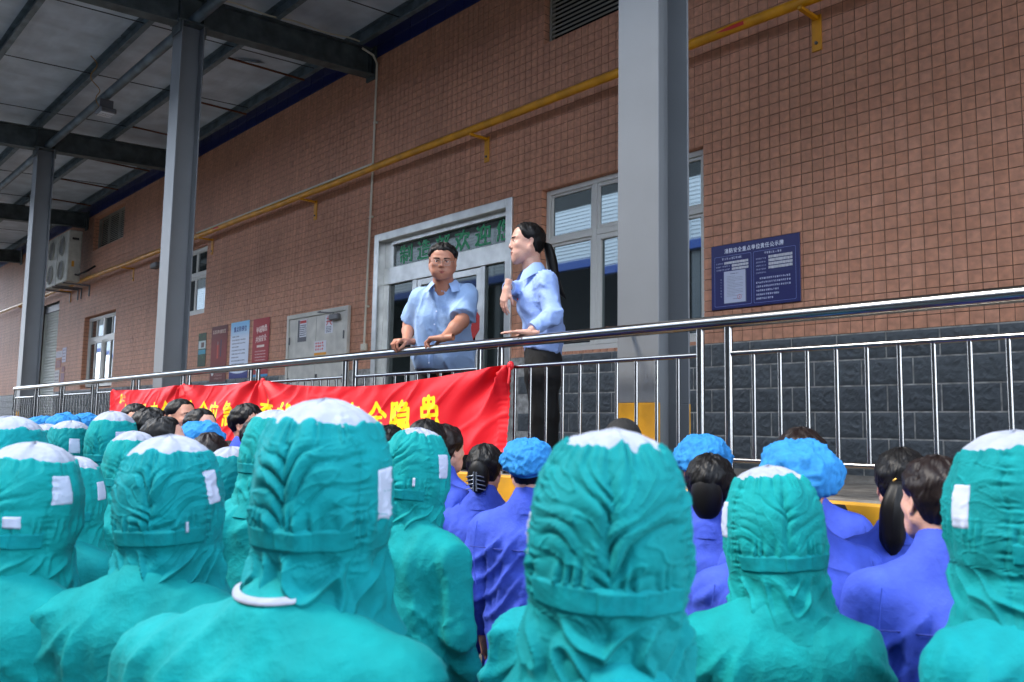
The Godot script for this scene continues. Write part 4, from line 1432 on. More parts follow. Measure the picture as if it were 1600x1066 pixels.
# ------------------------------------------------------------------ bodies: distance field meshed as surface nets
class Field:
	var lo: Vector3
	var cell: float
	var nx: int
	var ny: int
	var nz: int
	var f := PackedFloat32Array()

	func _init(a: Vector3, b: Vector3, c: float) -> void:
		lo = a
		cell = c
		nx = int(ceil((b.x - a.x) / c)) + 1
		ny = int(ceil((b.y - a.y) / c)) + 1
		nz = int(ceil((b.z - a.z) / c)) + 1
		f.resize(nx * ny * nz)
		f.fill(1.0)

	# tapered bar between two joints, joined smoothly over k; e stretches its section; flat ends square at b
	func cap(a: Vector3, b: Vector3, ra: float, rb: float, k := 0.03, e := Vector3.ONE, flat := false, cut := false) -> void:
		var ie := Vector3.ONE / e
		var A := a * ie
		var AB := b * ie - A
		var l2 := maxf(AB.length_squared(), 1e-9)
		var ln := sqrt(l2)
		var me := minf(e.x, minf(e.y, e.z))
		var reach := maxf(ra, rb) * maxf(e.x, maxf(e.y, e.z)) + k + 2.0 * cell
		var x0 := maxi(0, int(floor((minf(a.x, b.x) - reach - lo.x) / cell)))
		var y0 := maxi(0, int(floor((minf(a.y, b.y) - reach - lo.y) / cell)))
		var z0 := maxi(0, int(floor((minf(a.z, b.z) - reach - lo.z) / cell)))
		var x1 := mini(nx, int(ceil((maxf(a.x, b.x) + reach - lo.x) / cell)) + 1)
		var y1 := mini(ny, int(ceil((maxf(a.y, b.y) + reach - lo.y) / cell)) + 1)
		var z1 := mini(nz, int(ceil((maxf(a.z, b.z) + reach - lo.z) / cell)) + 1)
		for z in range(z0, z1):
			for y in range(y0, y1):
				var row := (z * ny + y) * nx
				for x in range(x0, x1):
					var p := (lo + Vector3(x, y, z) * cell) * ie - A
					var tt := p.dot(AB) / l2
					var t := clampf(tt, 0.0, 1.0)
					var d := (p.distance_to(AB * t) - (ra + (rb - ra) * t)) * me
					if flat and tt > 0.5:
						d = maxf(((p - AB * tt).length() - (ra + (rb - ra) * t)) * me, (tt - 1.0) * ln)
					var o := f[row + x]
					if cut:
						var h := k - absf(o + d)
						f[row + x] = maxf(o, -d) + (h * h * 0.25 / k if h > 0.0 else 0.0)
					else:
						var h := k - absf(o - d)
						f[row + x] = minf(o, d) - (h * h * 0.25 / k if h > 0.0 else 0.0)

	func clip(p0: Vector3, nrm: Vector3) -> void:
		for z in nz:
			for y in ny:
				for x in nx:
					var i := (z * ny + y) * nx + x
					f[i] = maxf(f[i], (lo + Vector3(x, y, z) * cell - p0).dot(nrm))

	func sample(p: Vector3) -> float:
		var q := (p - lo) / cell
		var x := clampi(int(q.x), 0, nx - 2)
		var y := clampi(int(q.y), 0, ny - 2)
		var z := clampi(int(q.z), 0, nz - 2)
		var u := q - Vector3(x, y, z)
		var i := (z * ny + y) * nx + x
		var s := nx * ny
		var a := lerpf(lerpf(f[i], f[i + 1], u.x), lerpf(f[i + nx], f[i + nx + 1], u.x), u.y)
		var b := lerpf(lerpf(f[i + s], f[i + s + 1], u.x), lerpf(f[i + s + nx], f[i + s + nx + 1], u.x), u.y)
		return lerpf(a, b, u.z)

	func march(p: Vector3, dir: Vector3, most := 0.6) -> Vector3:
		var t := 0.0
		while t < most:
			if sample(p + dir * t) < 0.0:
				var a := t - cell * 0.5
				for i in 8:
					var m := (a + t) * 0.5
					if sample(p + dir * m) < 0.0:
						t = m
					else:
						a = m
				return p + dir * t
			t += cell * 0.5
		return p + dir * most

	func nets() -> Array:
		var v := PackedVector3Array()
		var idx := PackedInt32Array()
		var id := PackedInt32Array()
		id.resize(f.size())
		id.fill(-1)
		var s := nx * ny
		for z in nz - 1:
			for y in ny - 1:
				var row := (z * ny + y) * nx
				for x in nx - 1:
					var i := row + x
					var a := f[i]
					var b := f[i + 1]
					var c := f[i + nx]
					var d := f[i + nx + 1]
					var e := f[i + s]
					var g := f[i + s + 1]
					var h := f[i + s + nx]
					var j := f[i + s + nx + 1]
					var m := int(a < 0) + int(b < 0) + int(c < 0) + int(d < 0) + int(e < 0) + int(g < 0) + int(h < 0) + int(j < 0)
					if m == 0 or m == 8:
						continue
					var sum := Vector3.ZERO
					var n := 0
					if (a < 0) != (b < 0): sum += Vector3(a / (a - b), 0, 0); n += 1
					if (c < 0) != (d < 0): sum += Vector3(c / (c - d), 1, 0); n += 1
					if (e < 0) != (g < 0): sum += Vector3(e / (e - g), 0, 1); n += 1
					if (h < 0) != (j < 0): sum += Vector3(h / (h - j), 1, 1); n += 1
					if (a < 0) != (c < 0): sum += Vector3(0, a / (a - c), 0); n += 1
					if (b < 0) != (d < 0): sum += Vector3(1, b / (b - d), 0); n += 1
					if (e < 0) != (h < 0): sum += Vector3(0, e / (e - h), 1); n += 1
					if (g < 0) != (j < 0): sum += Vector3(1, g / (g - j), 1); n += 1
					if (a < 0) != (e < 0): sum += Vector3(0, 0, a / (a - e)); n += 1
					if (b < 0) != (g < 0): sum += Vector3(1, 0, b / (b - g)); n += 1
					if (c < 0) != (h < 0): sum += Vector3(0, 1, c / (c - h)); n += 1
					if (d < 0) != (j < 0): sum += Vector3(1, 1, d / (d - j)); n += 1
					id[i] = v.size()
					v.append(lo + (Vector3(x, y, z) + sum / n) * cell)
					if y > 0 and z > 0 and (a < 0) != (b < 0):
						quad(idx, id[i - nx - s], id[i - s], id[i], id[i - nx], a < 0)
					if x > 0 and z > 0 and (a < 0) != (c < 0):
						quad(idx, id[i - s - 1], id[i - 1], id[i], id[i - s], a < 0)
					if x > 0 and y > 0 and (a < 0) != (e < 0):
						quad(idx, id[i - 1 - nx], id[i - nx], id[i], id[i - 1], a < 0)
		return [v, idx]

	func quad(idx: PackedInt32Array, a: int, b: int, c: int, d: int, out: bool) -> void:
		if a < 0 or b < 0 or c < 0 or d < 0:
			return
		if out:
			idx.append(a); idx.append(c); idx.append(b); idx.append(a); idx.append(d); idx.append(c)
		else:
			idx.append(a); idx.append(b); idx.append(c); idx.append(a); idx.append(c); idx.append(d)

func smooth_normals(v: PackedVector3Array, idx: PackedInt32Array) -> PackedVector3Array:
	var n := PackedVector3Array()
	n.resize(v.size())
	for i in range(0, idx.size(), 3):
		var a := v[idx[i]]
		var k := (v[idx[i + 2]] - a).cross(v[idx[i + 1]] - a)
		n[idx[i]] += k
		n[idx[i + 1]] += k
		n[idx[i + 2]] += k
	for i in n.size():
		n[i] = n[i].normalized()
	return n

# field to vertices, normals and triangles, with the surface pushed along its normal by disp(p, n)
func skin_of(fl: Field, disp = null) -> Array:
	var r := fl.nets()
	var v: PackedVector3Array = r[0]
	var idx: PackedInt32Array = r[1]
	var n := smooth_normals(v, idx)
	if disp != null:
		for i in v.size():
			v[i] += n[i] * float(disp.call(v[i], n[i]))
		n = smooth_normals(v, idx)
	return [v, n, idx]

func mesh_of(a: Array) -> ArrayMesh:
	var b := MB.new()
	b.add(a[0], a[1], a[2])
	return b.mesh()

func moved(a: Array, t: Transform3D) -> Array:
	var v: PackedVector3Array = a[0].duplicate()
	var n: PackedVector3Array = a[1].duplicate()
	var nb := t.basis.inverse().transposed()
	for i in v.size():
		v[i] = t * v[i]
		n[i] = (nb * n[i]).normalized()
	var idx: PackedInt32Array = a[2].duplicate()
	if t.basis.determinant() < 0.0:
		for i in range(0, idx.size(), 3):
			var s := idx[i + 1]
			idx[i + 1] = idx[i + 2]
			idx[i + 2] = s
	return [v, n, idx]

# cloth folds: long drape lines, crossed by finer rumples
func fold_depth(p: Vector3, sd: float, amount: float) -> float:
	var side := clampf(p.x * 12.0, -1.0, 1.0)
	var w := noise.get_noise_3d(p.x * 2.4 + sd, p.y * 1.8, p.z * 2.4)
	var u := p.x - side * 0.20 * (1.28 - p.y) + p.z * 0.6 + 0.03 * w
	var r1 := pow(0.5 + 0.5 * sin(u * 70.0 + 3.0 * noise.get_noise_2d(p.y * 1.6, sd) + sd), 3.0)
	var a1 := smoothstep(-0.15, 0.45, noise.get_noise_2d(u * 5.0 + sd * 2.0, p.y * 1.1 + sd))
	var v := p.y + absf(p.x) * 0.9 + 0.04 * w
	var r2 := pow(0.5 + 0.5 * sin(v * 62.0 + 3.5 * noise.get_noise_2d(p.x * 4.0, sd * 3.0) - sd), 4.0)
	var a2 := smoothstep(0.10, 0.55, noise.get_noise_3d(p.x * 3.0 - sd, p.y * 3.4, p.z * 3.0 + sd * 1.3))
	var cr := maxf(0.0, 1.0 - 4.5 * absf(noise.get_noise_3d(u * 11.0 + sd, p.y * 4.5 - absf(p.x) * 5.0, p.z * 4.0)))
	return amount * (0.85 * r1 * a1 + 0.75 * r2 * a2 + 0.45 * w + 0.26 * cr * cr - 0.2)

# ---- hands: wrist at the origin, fingers along +x, back of the hand +y, thumb of a right hand towards -z
func hand(side: float, curl: Array, thumb_in := 0.3, fan := 0.10) -> Array:
	var fl := Field.new(Vector3(-0.07, -0.13, -0.10), Vector3(0.20, 0.05, 0.10), 0.0034)
	var zs := [-0.030, -0.0105, 0.0095, 0.0275]
	var bone := [[0.040, 0.026, 0.021], [0.044, 0.029, 0.022], [0.041, 0.027, 0.021], [0.032, 0.021, 0.019]]
	var rad := [0.0088, 0.0092, 0.0087, 0.0077]
	fl.cap(Vector3(-0.06, 0, 0), Vector3(0.0, 0, 0), 0.027, 0.025, 0.012, Vector3(1, 0.82, 1.05))
	for k in 4:
		var z: float = zs[k]
		fl.cap(Vector3(0.0, 0.0, z * 0.55), Vector3(0.084 - 0.006 * absf(k - 1.2), 0.002, z), 0.0165, 0.0125, 0.014)
		var p := Vector3(0.086 - 0.006 * absf(k - 1.2), 0.002, z)
		var ang := 0.0
		for q in 3:
			ang += float(curl[q]) * (1.0 + 0.06 * k)
			var d := Vector3(cos(ang), -sin(ang), fan * (k - 1.5) * cos(ang)).normalized()
			var e: Vector3 = p + d * float(bone[k][q])
			fl.cap(p, e, rad[k] - 0.0007 * q, rad[k] - 0.0007 * (q + 1), 0.0035)
			p = e
	fl.cap(Vector3(0.012, -0.008, -0.014), Vector3(0.046, -0.014, -0.041), 0.0175, 0.0125, 0.012)
	var t1 := Vector3(0.046, -0.014, -0.043)
	var d1 := Vector3(0.75, -0.15 - thumb_in, -0.45 + thumb_in * 0.8).normalized()
	var t2 := t1 + d1 * 0.032
	var d2 := Vector3(0.85, -0.2 - thumb_in, -0.1 + thumb_in).normalized()
	fl.cap(t1, t2, 0.0118, 0.0102, 0.005)
	fl.cap(t2, t2 + d2 * 0.026, 0.0102, 0.0082, 0.004)
	var a := skin_of(fl)
	if side < 0.0:
		a = moved(a, Transform3D(Basis(Vector3.RIGHT, Vector3.UP, Vector3(0, 0, -1)), Vector3.ZERO))
	return a

func frame_xy(x: Vector3, y: Vector3) -> Basis:
	var bx := x.normalized()
	var bz := bx.cross(y).normalized()
	return Basis(bx, bz.cross(bx).normalized(), bz)

# ---- heads: centre between the ears, face towards -z
func head(cell: float, wide: float, full: float, woman: bool) -> Array:
	var fl := Field.new(Vector3(-0.115, -0.215, -0.15), Vector3(0.115, 0.15, 0.13), cell)
	var w := wide
	fl.cap(Vector3(0, 0.028, 0.022), Vector3(0, 0.036, -0.018), 0.080, 0.077, 0.03, Vector3(0.92 * w, 1.0, 1.0))
	fl.cap(Vector3(0, -0.015, -0.036), Vector3(0, -0.058, -0.040), 0.058, 0.050 + 0.010 * full, 0.03, Vector3(1.02 * w, 1, 1))
	for s: float in [-1, 1]:
		fl.cap(Vector3(0.050 * s * w, -0.045, -0.002), Vector3(0.018 * s * w, -0.098, -0.062), 0.026 + 0.010 * full, 0.019 + 0.006 * full, 0.025)
		fl.cap(Vector3(0.040 * s * w, -0.022, -0.066), Vector3(0.048 * s * w, -0.030, -0.040), 0.021 + 0.006 * full, 0.02, 0.02)
		fl.cap(Vector3(0.012 * s, 0.024, -0.090), Vector3(0.042 * s * w, 0.026, -0.074), 0.0095, 0.0105, 0.014)
		fl.cap(Vector3(0.029 * s * w, -0.068, -0.060), Vector3(0.032 * s * w, -0.085, -0.050), 0.022 + 0.012 * full, 0.02 + 0.008 * full, 0.02)
	fl.cap(Vector3(0, -0.100, -0.072), Vector3(0, -0.106, -0.068), 0.019, 0.018 + 0.006 * full, 0.02)
	# eye hollows
	for s: float in [-1, 1]:
		fl.cap(Vector3(0.024 * s, 0.005, -0.104), Vector3(0.040 * s * w, 0.004, -0.098), 0.0115, 0.0105, 0.010, Vector3.ONE, false, true)
		fl.cap(Vector3(0.031 * s * w, 0.003, -0.0755), Vector3(0.032 * s * w, 0.003, -0.0755), 0.0145, 0.0145, 0.004)
		fl.cap(Vector3(0.019 * s * w, 0.0092, -0.0870), Vector3(0.044 * s * w, 0.0098, -0.0805), 0.0040, 0.0038, 0.004)
		fl.cap(Vector3(0.021 * s * w, -0.0085, -0.0850), Vector3(0.042 * s * w, -0.0070, -0.0795), 0.0034, 0.0032, 0.004)
	# nose
	fl.cap(Vector3(0, 0.014, -0.090), Vector3(0, -0.024, -0.1035), 0.0085, 0.0125, 0.014)
	fl.cap(Vector3(0, -0.027, -0.1035), Vector3(0, -0.033, -0.096), 0.0115, 0.010, 0.008)
	for s: float in [-1, 1]:
		fl.cap(Vector3(0.012 * s, -0.034, -0.098), Vector3(0.010 * s, -0.036, -0.092), 0.0078, 0.0075, 0.005)
		fl.cap(Vector3(0.006 * s, -0.0425, -0.105), Vector3(0.007 * s, -0.040, -0.100), 0.0030, 0.0030, 0.003, Vector3.ONE, false, true)
	# mouth
	fl.cap(Vector3(-0.016, -0.0625, -0.0905), Vector3(0.016, -0.0625, -0.0905), 0.0075, 0.0075, 0.008)
	fl.cap(Vector3(-0.013, -0.0745, -0.0885), Vector3(0.013, -0.0745, -0.0885), 0.0085, 0.0085, 0.008)
	fl.cap(Vector3(-0.022, -0.0685, -0.094), Vector3(0.022, -0.0685, -0.094), 0.0022, 0.0022, 0.003, Vector3(1, 1, 2.4), false, true)
	# ears
	for s: float in [-1, 1]:
		var ex: float = 0.0755 * w * s
		fl.cap(Vector3(ex, 0.018, 0.014), Vector3(ex + 0.004 * s, -0.026, 0.004), 0.0145, 0.0092, 0.006, Vector3(0.5, 1, 1))
		fl.cap(Vector3(ex + 0.009 * s, 0.012, 0.010), Vector3(ex + 0.009 * s, -0.010, 0.006), 0.006, 0.005, 0.003, Vector3.ONE, false, true)
	# neck
	fl.cap(Vector3(0, -0.05, 0.025), Vector3(0, -0.205, 0.045), (0.050 if woman else 0.058) + 0.006 * full, (0.054 if woman else 0.064) + 0.008 * full, 0.03)
	return skin_of(fl)

func add_face(o: Node3D, w: float, t: Transform3D, woman: bool, push := 0.0) -> void:
	for s: float in [-1, 1]:
		var e := MB.new()
		e.ball(Vector3(0.0315 * s * w, 0.0020, -0.0805), Vector3(0.0135, 0.0085, 0.0122), 16, 10)
		var eye := part("eye", e.mesh(), M.eye_white, o, t)
		e = MB.new()
		e.ball(Vector3(0.0312 * s * w, 0.0025, -0.0890), Vector3(0.0062, 0.0058, 0.0046), 12, 8)
		part("iris", e.mesh(), M.iris, eye)
		e = MB.new()
		var pts := PackedVector3Array()
		for k in 6:
			var q := k / 5.0
			pts.append(Vector3((0.013 + 0.036 * q) * s * w, 0.0235 + 0.0035 * sin(q * 2.6), -0.1015 + 0.016 * q * q + 0.0005))
		e.tube(pts, 0.0034 if woman else 0.0050, 6, 0.0022)
		part("eyebrow", e.mesh(), M.brow, o, t)
		e = MB.new()
		pts = PackedVector3Array()
		for k in 6:
			var q := k / 5.0
			pts.append(Vector3((0.0185 + 0.026 * q) * s * w, 0.0080 + 0.0035 * sin(q * PI), -0.0925 + 0.0085 * q))
		e.tube(pts, 0.0019, 5, 0.0014)
		part("eyelashes", e.mesh(), M.brow, eye)
	var l := MB.new()
	for u in 2:
		var pts := PackedVector3Array()
		var y := -0.0650 if u == 0 else -0.0720
		for k in 9:
			var q := k / 4.0 - 1.0
			pts.append(Vector3(0.022 * q, y + (0.0018 if u == 0 else -0.0022) * (1.0 - q * q) - 0.0012 * q * q, -0.0985 - push + 0.010 * q * q + (0.0 if u == 0 else 0.002)))
		l.tube(pts, 0.0040 if u == 0 else 0.0046, 8, 0.0018)
	part("lips", l.mesh(), M.lips, o, t)

# ---- hair: a shell over the skull down to the hairline
func hair_shell(thick: float, front: float, side: float, nape: float, sd: float, strands: float, fringe := 0.0, w := 1.0) -> ArrayMesh:
	var cols := 141
	var rows := 30
	var p := PackedVector3Array()
	var o := Vector3(0, 0.034, 0.006)
	var rad := Vector3(0.077 * w, 0.083, 0.097)
	for r in rows:
		for c in cols:
			var th := TAU * c / (cols - 1) + PI
			var k := cos(th)
			var lim := lerpf(side, nape, smoothstep(-0.02, 0.38, k)) if k > -0.02 else lerpf(side, front, smoothstep(0.34, 0.92, -k))
			lim += 0.04 * noise.get_noise_2d(th * 4.0 + sd, 2.0) + fringe * smoothstep(0.5, 0.9, -k) * (0.22 + 0.16 * noise.get_noise_2d(th * 9.0, sd))
			var q := float(r) / (rows - 1)
			var f := lim * q
			var g := minf(f, 1.5)
			var low := maxf(f - 1.5, 0.0)
			var rad_k := sin(g) * (1.0 - 0.16 * smoothstep(0.0, 1.1, low))
			var d := Vector3(rad_k * sin(th), cos(g) - low, rad_k * cos(th))
			var out := Vector3(sin(minf(f, 1.57)) * sin(th), maxf(cos(f), 0.0), sin(minf(f, 1.57)) * cos(th))
			var e := 1.0 - pow(q, 9.0)
			var tk := thick * (1.0 + 0.30 * noise.get_noise_2d(th * 1.6 + sd, f * 2.0)) * e
			var sx := th * 3.0 + 0.5 * noise.get_noise_2d(th * 2.0, f * 1.5)
			tk += strands * e * (noise.get_noise_2d(sx * 5.0 + sd, f * 1.3) * 0.8 + 0.7 * noise.get_noise_2d(sx * 13.0, f * 1.8 + sd))
			p.append(o + d * rad + out * (tk - 0.006 * (1.0 - e)))
	var b := MB.new()
	b.sheet(p, cols)
	return b.mesh()

func ponytail(pts: Array, radii: Array, sd: float) -> ArrayMesh:
	var p := PackedVector3Array()
	var cols := 25
	var rows := 26
	for r in rows:
		var t := float(r) / (rows - 1) * (pts.size() - 1)
		var i := mini(int(t), pts.size() - 2)
		var u := t - i
		var a0: Vector3 = pts[maxi(i - 1, 0)]
		var a1: Vector3 = pts[i]
		var a2: Vector3 = pts[i + 1]
		var a3: Vector3 = pts[mini(i + 2, pts.size() - 1)]
		var c := a1.cubic_interpolate(a2, a0, a3, u)
		var rr: float = lerpf(radii[i], radii[i + 1], smoothstep(0, 1, u))
		for k in cols:
			var a := TAU * k / (cols - 1)
			var q := rr * (1.0 + 0.16 * noise.get_noise_2d(cos(a) * 2.5 + sd + sin(a) * 2.5, r * 0.06) + 0.07 * sin(a * 13.0 + r * 0.15))
			p.append(c + Vector3(sin(a) * q, 0, cos(a) * q * 0.8))
	var b := MB.new()
	b.sheet(p, cols)
	return b.mesh()

func bouffant_cap(sd: float, puff: float) -> ArrayMesh:
	var cols := 97
	var rows := 40
	var p := PackedVector3Array()
	var o := Vector3(0, 0.030, 0.026)
	for r in rows:
		for c in cols:
			var th := TAU * c / (cols - 1) + PI
			var k := cos(th)
			var lim := lerpf(1.62, 2.05, k) if k > 0.0 else lerpf(1.62, 1.25, -k)
			var f := lim * r / (rows - 1)
			var d := Vector3(sin(f) * sin(th), cos(f), sin(f) * cos(th))
			var q := float(r) / (rows - 1)
			var big := puff * (0.62 + 0.38 * sin(clampf(q, 0, 1) * 2.6)) * (1.0 + 0.22 * noise.get_noise_3d(d.x * 1.7 + sd, d.y * 1.7, d.z * 1.7))
			var ra := 1.0 - 3.0 * absf(noise.get_noise_3d(d.x * 2.2 + sd, d.y * 2.8, d.z * 2.2))
			var rb := 1.0 - 4.0 * absf(noise.get_noise_3d(d.x * 4.2 - sd, d.y * 3.2 + sd, d.z * 4.2))
			var rum := 0.007 * maxf(ra, 0.0) + 0.0035 * maxf(rb, 0.0) + 0.0014 * noise.get_noise_3d(d.x * 16.0, d.y * 12.0 + sd, d.z * 16.0)
			rum += 0.0045 * sin(th * 27.0 + 5.0 * noise.get_noise_1d(th * 2.0 + sd)) * smoothstep(0.62, 0.95, q)
			var edge := 1.0 - smoothstep(0.86, 1.0, q)
			p.append(o + d * Vector3(0.082, 0.086, 0.098) + d * ((big + rum) * (0.12 + 0.88 * edge) + 0.004))
	var b := MB.new()
	b.sheet(p, cols)
	# rolled elastic edge
	var ring := PackedVector3Array()
	for c in cols:
		ring.append(p[(rows - 1) * cols + c])
	b.tube(ring, 0.005, 6, -1.0, false)
	return b.mesh()

# ---- the clean-room hood: a sewn sleeve over the head, gathered at the back seam; th 0 is the back, h runs down from the crown
const HH := [0.0, 0.006, 0.018, 0.038, 0.068, 0.11, 0.16, 0.21, 0.25, 0.285, 0.32, 0.36, 0.40, 0.44]
const HA := [0.0, 0.037, 0.065, 0.088, 0.107, 0.121, 0.129, 0.130, 0.126, 0.122, 0.124, 0.131, 0.148, 0.176]
const HB := [0.0, 0.042, 0.074, 0.100, 0.120, 0.134, 0.141, 0.139, 0.133, 0.128, 0.127, 0.130, 0.138, 0.152]

func prof(t: Array, h: float) -> float:
	for i in t.size() - 1:
		if h <= HH[i + 1]:
			var u: float = (h - HH[i]) / (HH[i + 1] - HH[i])
			var p0: float = t[maxi(i - 1, 0)]
			var p3: float = t[mini(i + 2, t.size() - 1)]
			if i < 3:
				return lerpf(t[i], t[i + 1], u)
			return cubic_interpolate(t[i], t[i + 1], p0, p3, u)
	return t[t.size() - 1]

var hood_seed := 0.0
var hood_cap := 0.04
var hood_deep := 1.0
var hood_flat := 1.0

func cap_edge(th: float) -> float:
	return hood_cap * (1.0 - 0.18 * cos(th)) + 0.0075 * noise.get_noise_2d(th * 1.9, hood_seed + 5.0) + 0.0018 * sin(th * 11.0 + hood_seed)

func hood_point(th: float, h: float, off: float) -> Vector3:
	var a := prof(HA, h)
	var b := prof(HB, h)
	var da := (prof(HA, h + 0.004) - prof(HA, maxf(h - 0.004, 0.0))) / (0.004 + minf(h, 0.004))
	var nrm := Vector3(sin(th), clampf(da, -1.5, 6.0), cos(th)).normalized()
	var sd := hood_seed
	var uu := th * 0.128 - 0.006 * noise.get_noise_2d(h * 12.0, sd)
	var s := absf(uu)
	var side := 1.0 if uu > 0.0 else -1.0
	var nz := noise.get_noise_2d(uu * 7.0 + sd, h * 8.0 + side * 3.0)
	var d := 0.0
	if h > hood_cap * 0.6:
		# chevron gathers that rise away from the seam
		var lam := 0.037 + 0.007 * noise.get_noise_2d(sd * 3.0 + side * 9.0, 1.5)
		var q := h + 0.075 * (1.0 - exp(-s / 0.05)) + 0.018 * nz
		var ph := q / lam + side * 0.21 + sd + 0.45 * noise.get_noise_2d(h * 9.0 + sd, uu * 8.0)
		var fold := pow(absf(sin(PI * ph)), 0.6)
		var win := smoothstep(hood_cap + 0.012, hood_cap + 0.06, h) * (1.0 - smoothstep(0.205, 0.235, h)) * exp(-s / 0.095) * clampf(0.75 + 1.3 * nz, 0.15, 1.4)
		d += 0.0148 * (fold - 0.68) * win * hood_deep
		var cr := maxf(0.0, 1.0 - 5.0 * absf(noise.get_noise_2d(uu * 9.0 + sd, q * 30.0)))
		d += 0.0030 * cr * cr * smoothstep(hood_cap, hood_cap + 0.04, h) * (1.0 - smoothstep(0.28, 0.34, h)) * hood_deep
		var sm := (s - 0.142) + 0.004 * sin(h * 40.0)
		d -= 0.0035 * exp(-pow(sm / 0.004, 2.0))
		d += 0.0022 * sin(h * 300.0 + 4.0 * noise.get_noise_1d(h * 30.0)) * exp(-pow(sm / 0.016, 2.0)) * (1.0 - smoothstep(0.28, 0.33, h))
		d -= 0.008 * exp(-pow(uu / 0.008, 2.0)) * smoothstep(hood_cap, hood_cap + 0.05, h) * (1.0 - smoothstep(0.21, 0.24, h))
		# pleats under the crown piece and above the strap
		var pl := sin(th * 23.0 + 5.0 * noise.get_noise_1d(th * 3.0 + sd))
		d += 0.0034 * pl * exp(-pow((h - hood_cap - 0.008) / 0.022, 2.0))
		d += 0.0046 * sin(th * 29.0 + 6.0 * noise.get_noise_1d(th * 2.0 - sd) + h * 20.0) * exp(-pow((h - 0.215) / 0.022, 2.0))
		# slack below the strap
		var low := smoothstep(0.262, 0.30, h) * (1.0 - smoothstep(0.335, 0.40, h))
		var sl := noise.get_noise_2d(th * 0.9 + sd * 2.0, h * 9.0 + absf(th) * 1.1 + sd)
		d += low * 0.016 * (maxf(0.0, 1.0 - 3.5 * absf(sl)) - 0.35) * hood_deep
		d += low * 0.008 * noise.get_noise_2d(th * 1.8 + sd, h * 13.0)
	d *= hood_flat
	d += 0.0045 * noise.get_noise_2d(th * 1.7 + sd * 1.7, h * 8.0)
	return Vector3(a * sin(th), -h, b * cos(th) + 0.012 * smoothstep(0.22, 0.36, h)) + nrm * (d + off)

func hood_piece(th0: float, th1: float, nu: int, h0: float, h1: float, nv: int, off: float, lip := true) -> ArrayMesh:
	var p := PackedVector3Array()
	for r in nv:
		for c in nu:
			var e := 0.0 if (r > 0 and r < nv - 1 and c > 0 and c < nu - 1) or not lip else -off - 0.002
			p.append(hood_point(lerpf(th0, th1, float(c) / (nu - 1)), lerpf(h0, h1, float(r) / (nv - 1)), off + e))
	var b := MB.new()
	b.sheet(p, nu)
	return b.mesh()

func add_hood(o: Node3D, fine: int, sd: float, cap_h: float, deep: float, patches: Array, tip: Array, t: Transform3D, white_collar := false) -> void:
	hood_seed = sd
	hood_cap = cap_h
	hood_deep = deep
	var nu := 90 if fine == 0 else 150 if fine == 1 else 230
	var nv := 60 if fine == 0 else 100 if fine == 1 else 150
	var open := PI - 0.78
	var p := PackedVector3Array()
	# main cloth, with the face opening left out between chin and brow
	for r in nv:
		for c in nu:
			var th := lerpf(-PI, PI, float(c) / (nu - 1))
			var v := float(r) / (nv - 1)
			var h := lerpf(cap_edge(th), 0.43, v)
			var lim := PI
			if h > 0.075 and h < 0.275:
				lim = PI - 0.80 * sqrt(maxf(0.0, 1.0 - pow((h - 0.175) / 0.10, 2.0)))
			var off := -0.0045 if r == 0 else 0.0025 * exp(-pow(v / 0.035, 2.0))
			p.append(hood_point(th * lim / PI, h, off))
	var b := MB.new()
	b.sheet(p, nu)
	var hood := part("hood", b.mesh(), M["teal%d" % (int(absf(sd * 3.7)) % 3)], o, t)
	# crown of white cloth
	p = PackedVector3Array()
	var cu := 80
	for r in 16:
		for c in cu:
			var th := lerpf(-PI, PI, float(c) / (cu - 1))
			p.append(hood_point(th, (cap_edge(th) + 0.008) * r / 15.0, -0.0015))
	b = MB.new()
	b.sheet(p, cu)
	part("crown_piece", b.mesh(), M.white_cloth, hood)
	for q: Array in patches:
		part("ear_mesh_patch", hood_piece(q[0], q[1], 18, q[2], q[3], 22, 0.0018), M.mesh_white, hood)
	hood_flat = 0.25
	part("adjusting_strap", hood_piece(-1.05, 1.05, 70, 0.222, 0.264, 14, 0.0034), M.teal_band, hood)
	part("strap_overlap", hood_piece(-0.12, 0.46, 26, 0.223, 0.263, 12, 0.0056), M.teal_band, hood)
	if tip.size():
		part("strap_tip", hood_piece(tip[0], tip[1], 8, tip[2], tip[3], 10, 0.0068), M.mesh_white, hood)
	hood_flat = 1.0
	if not white_collar:
		return

# ---- crowd bodies
var bodies := []
var blue_bodies := []
var shared_head: ArrayMesh
var shared_head_f: ArrayMesh
var shared_hand := []
var fields := []

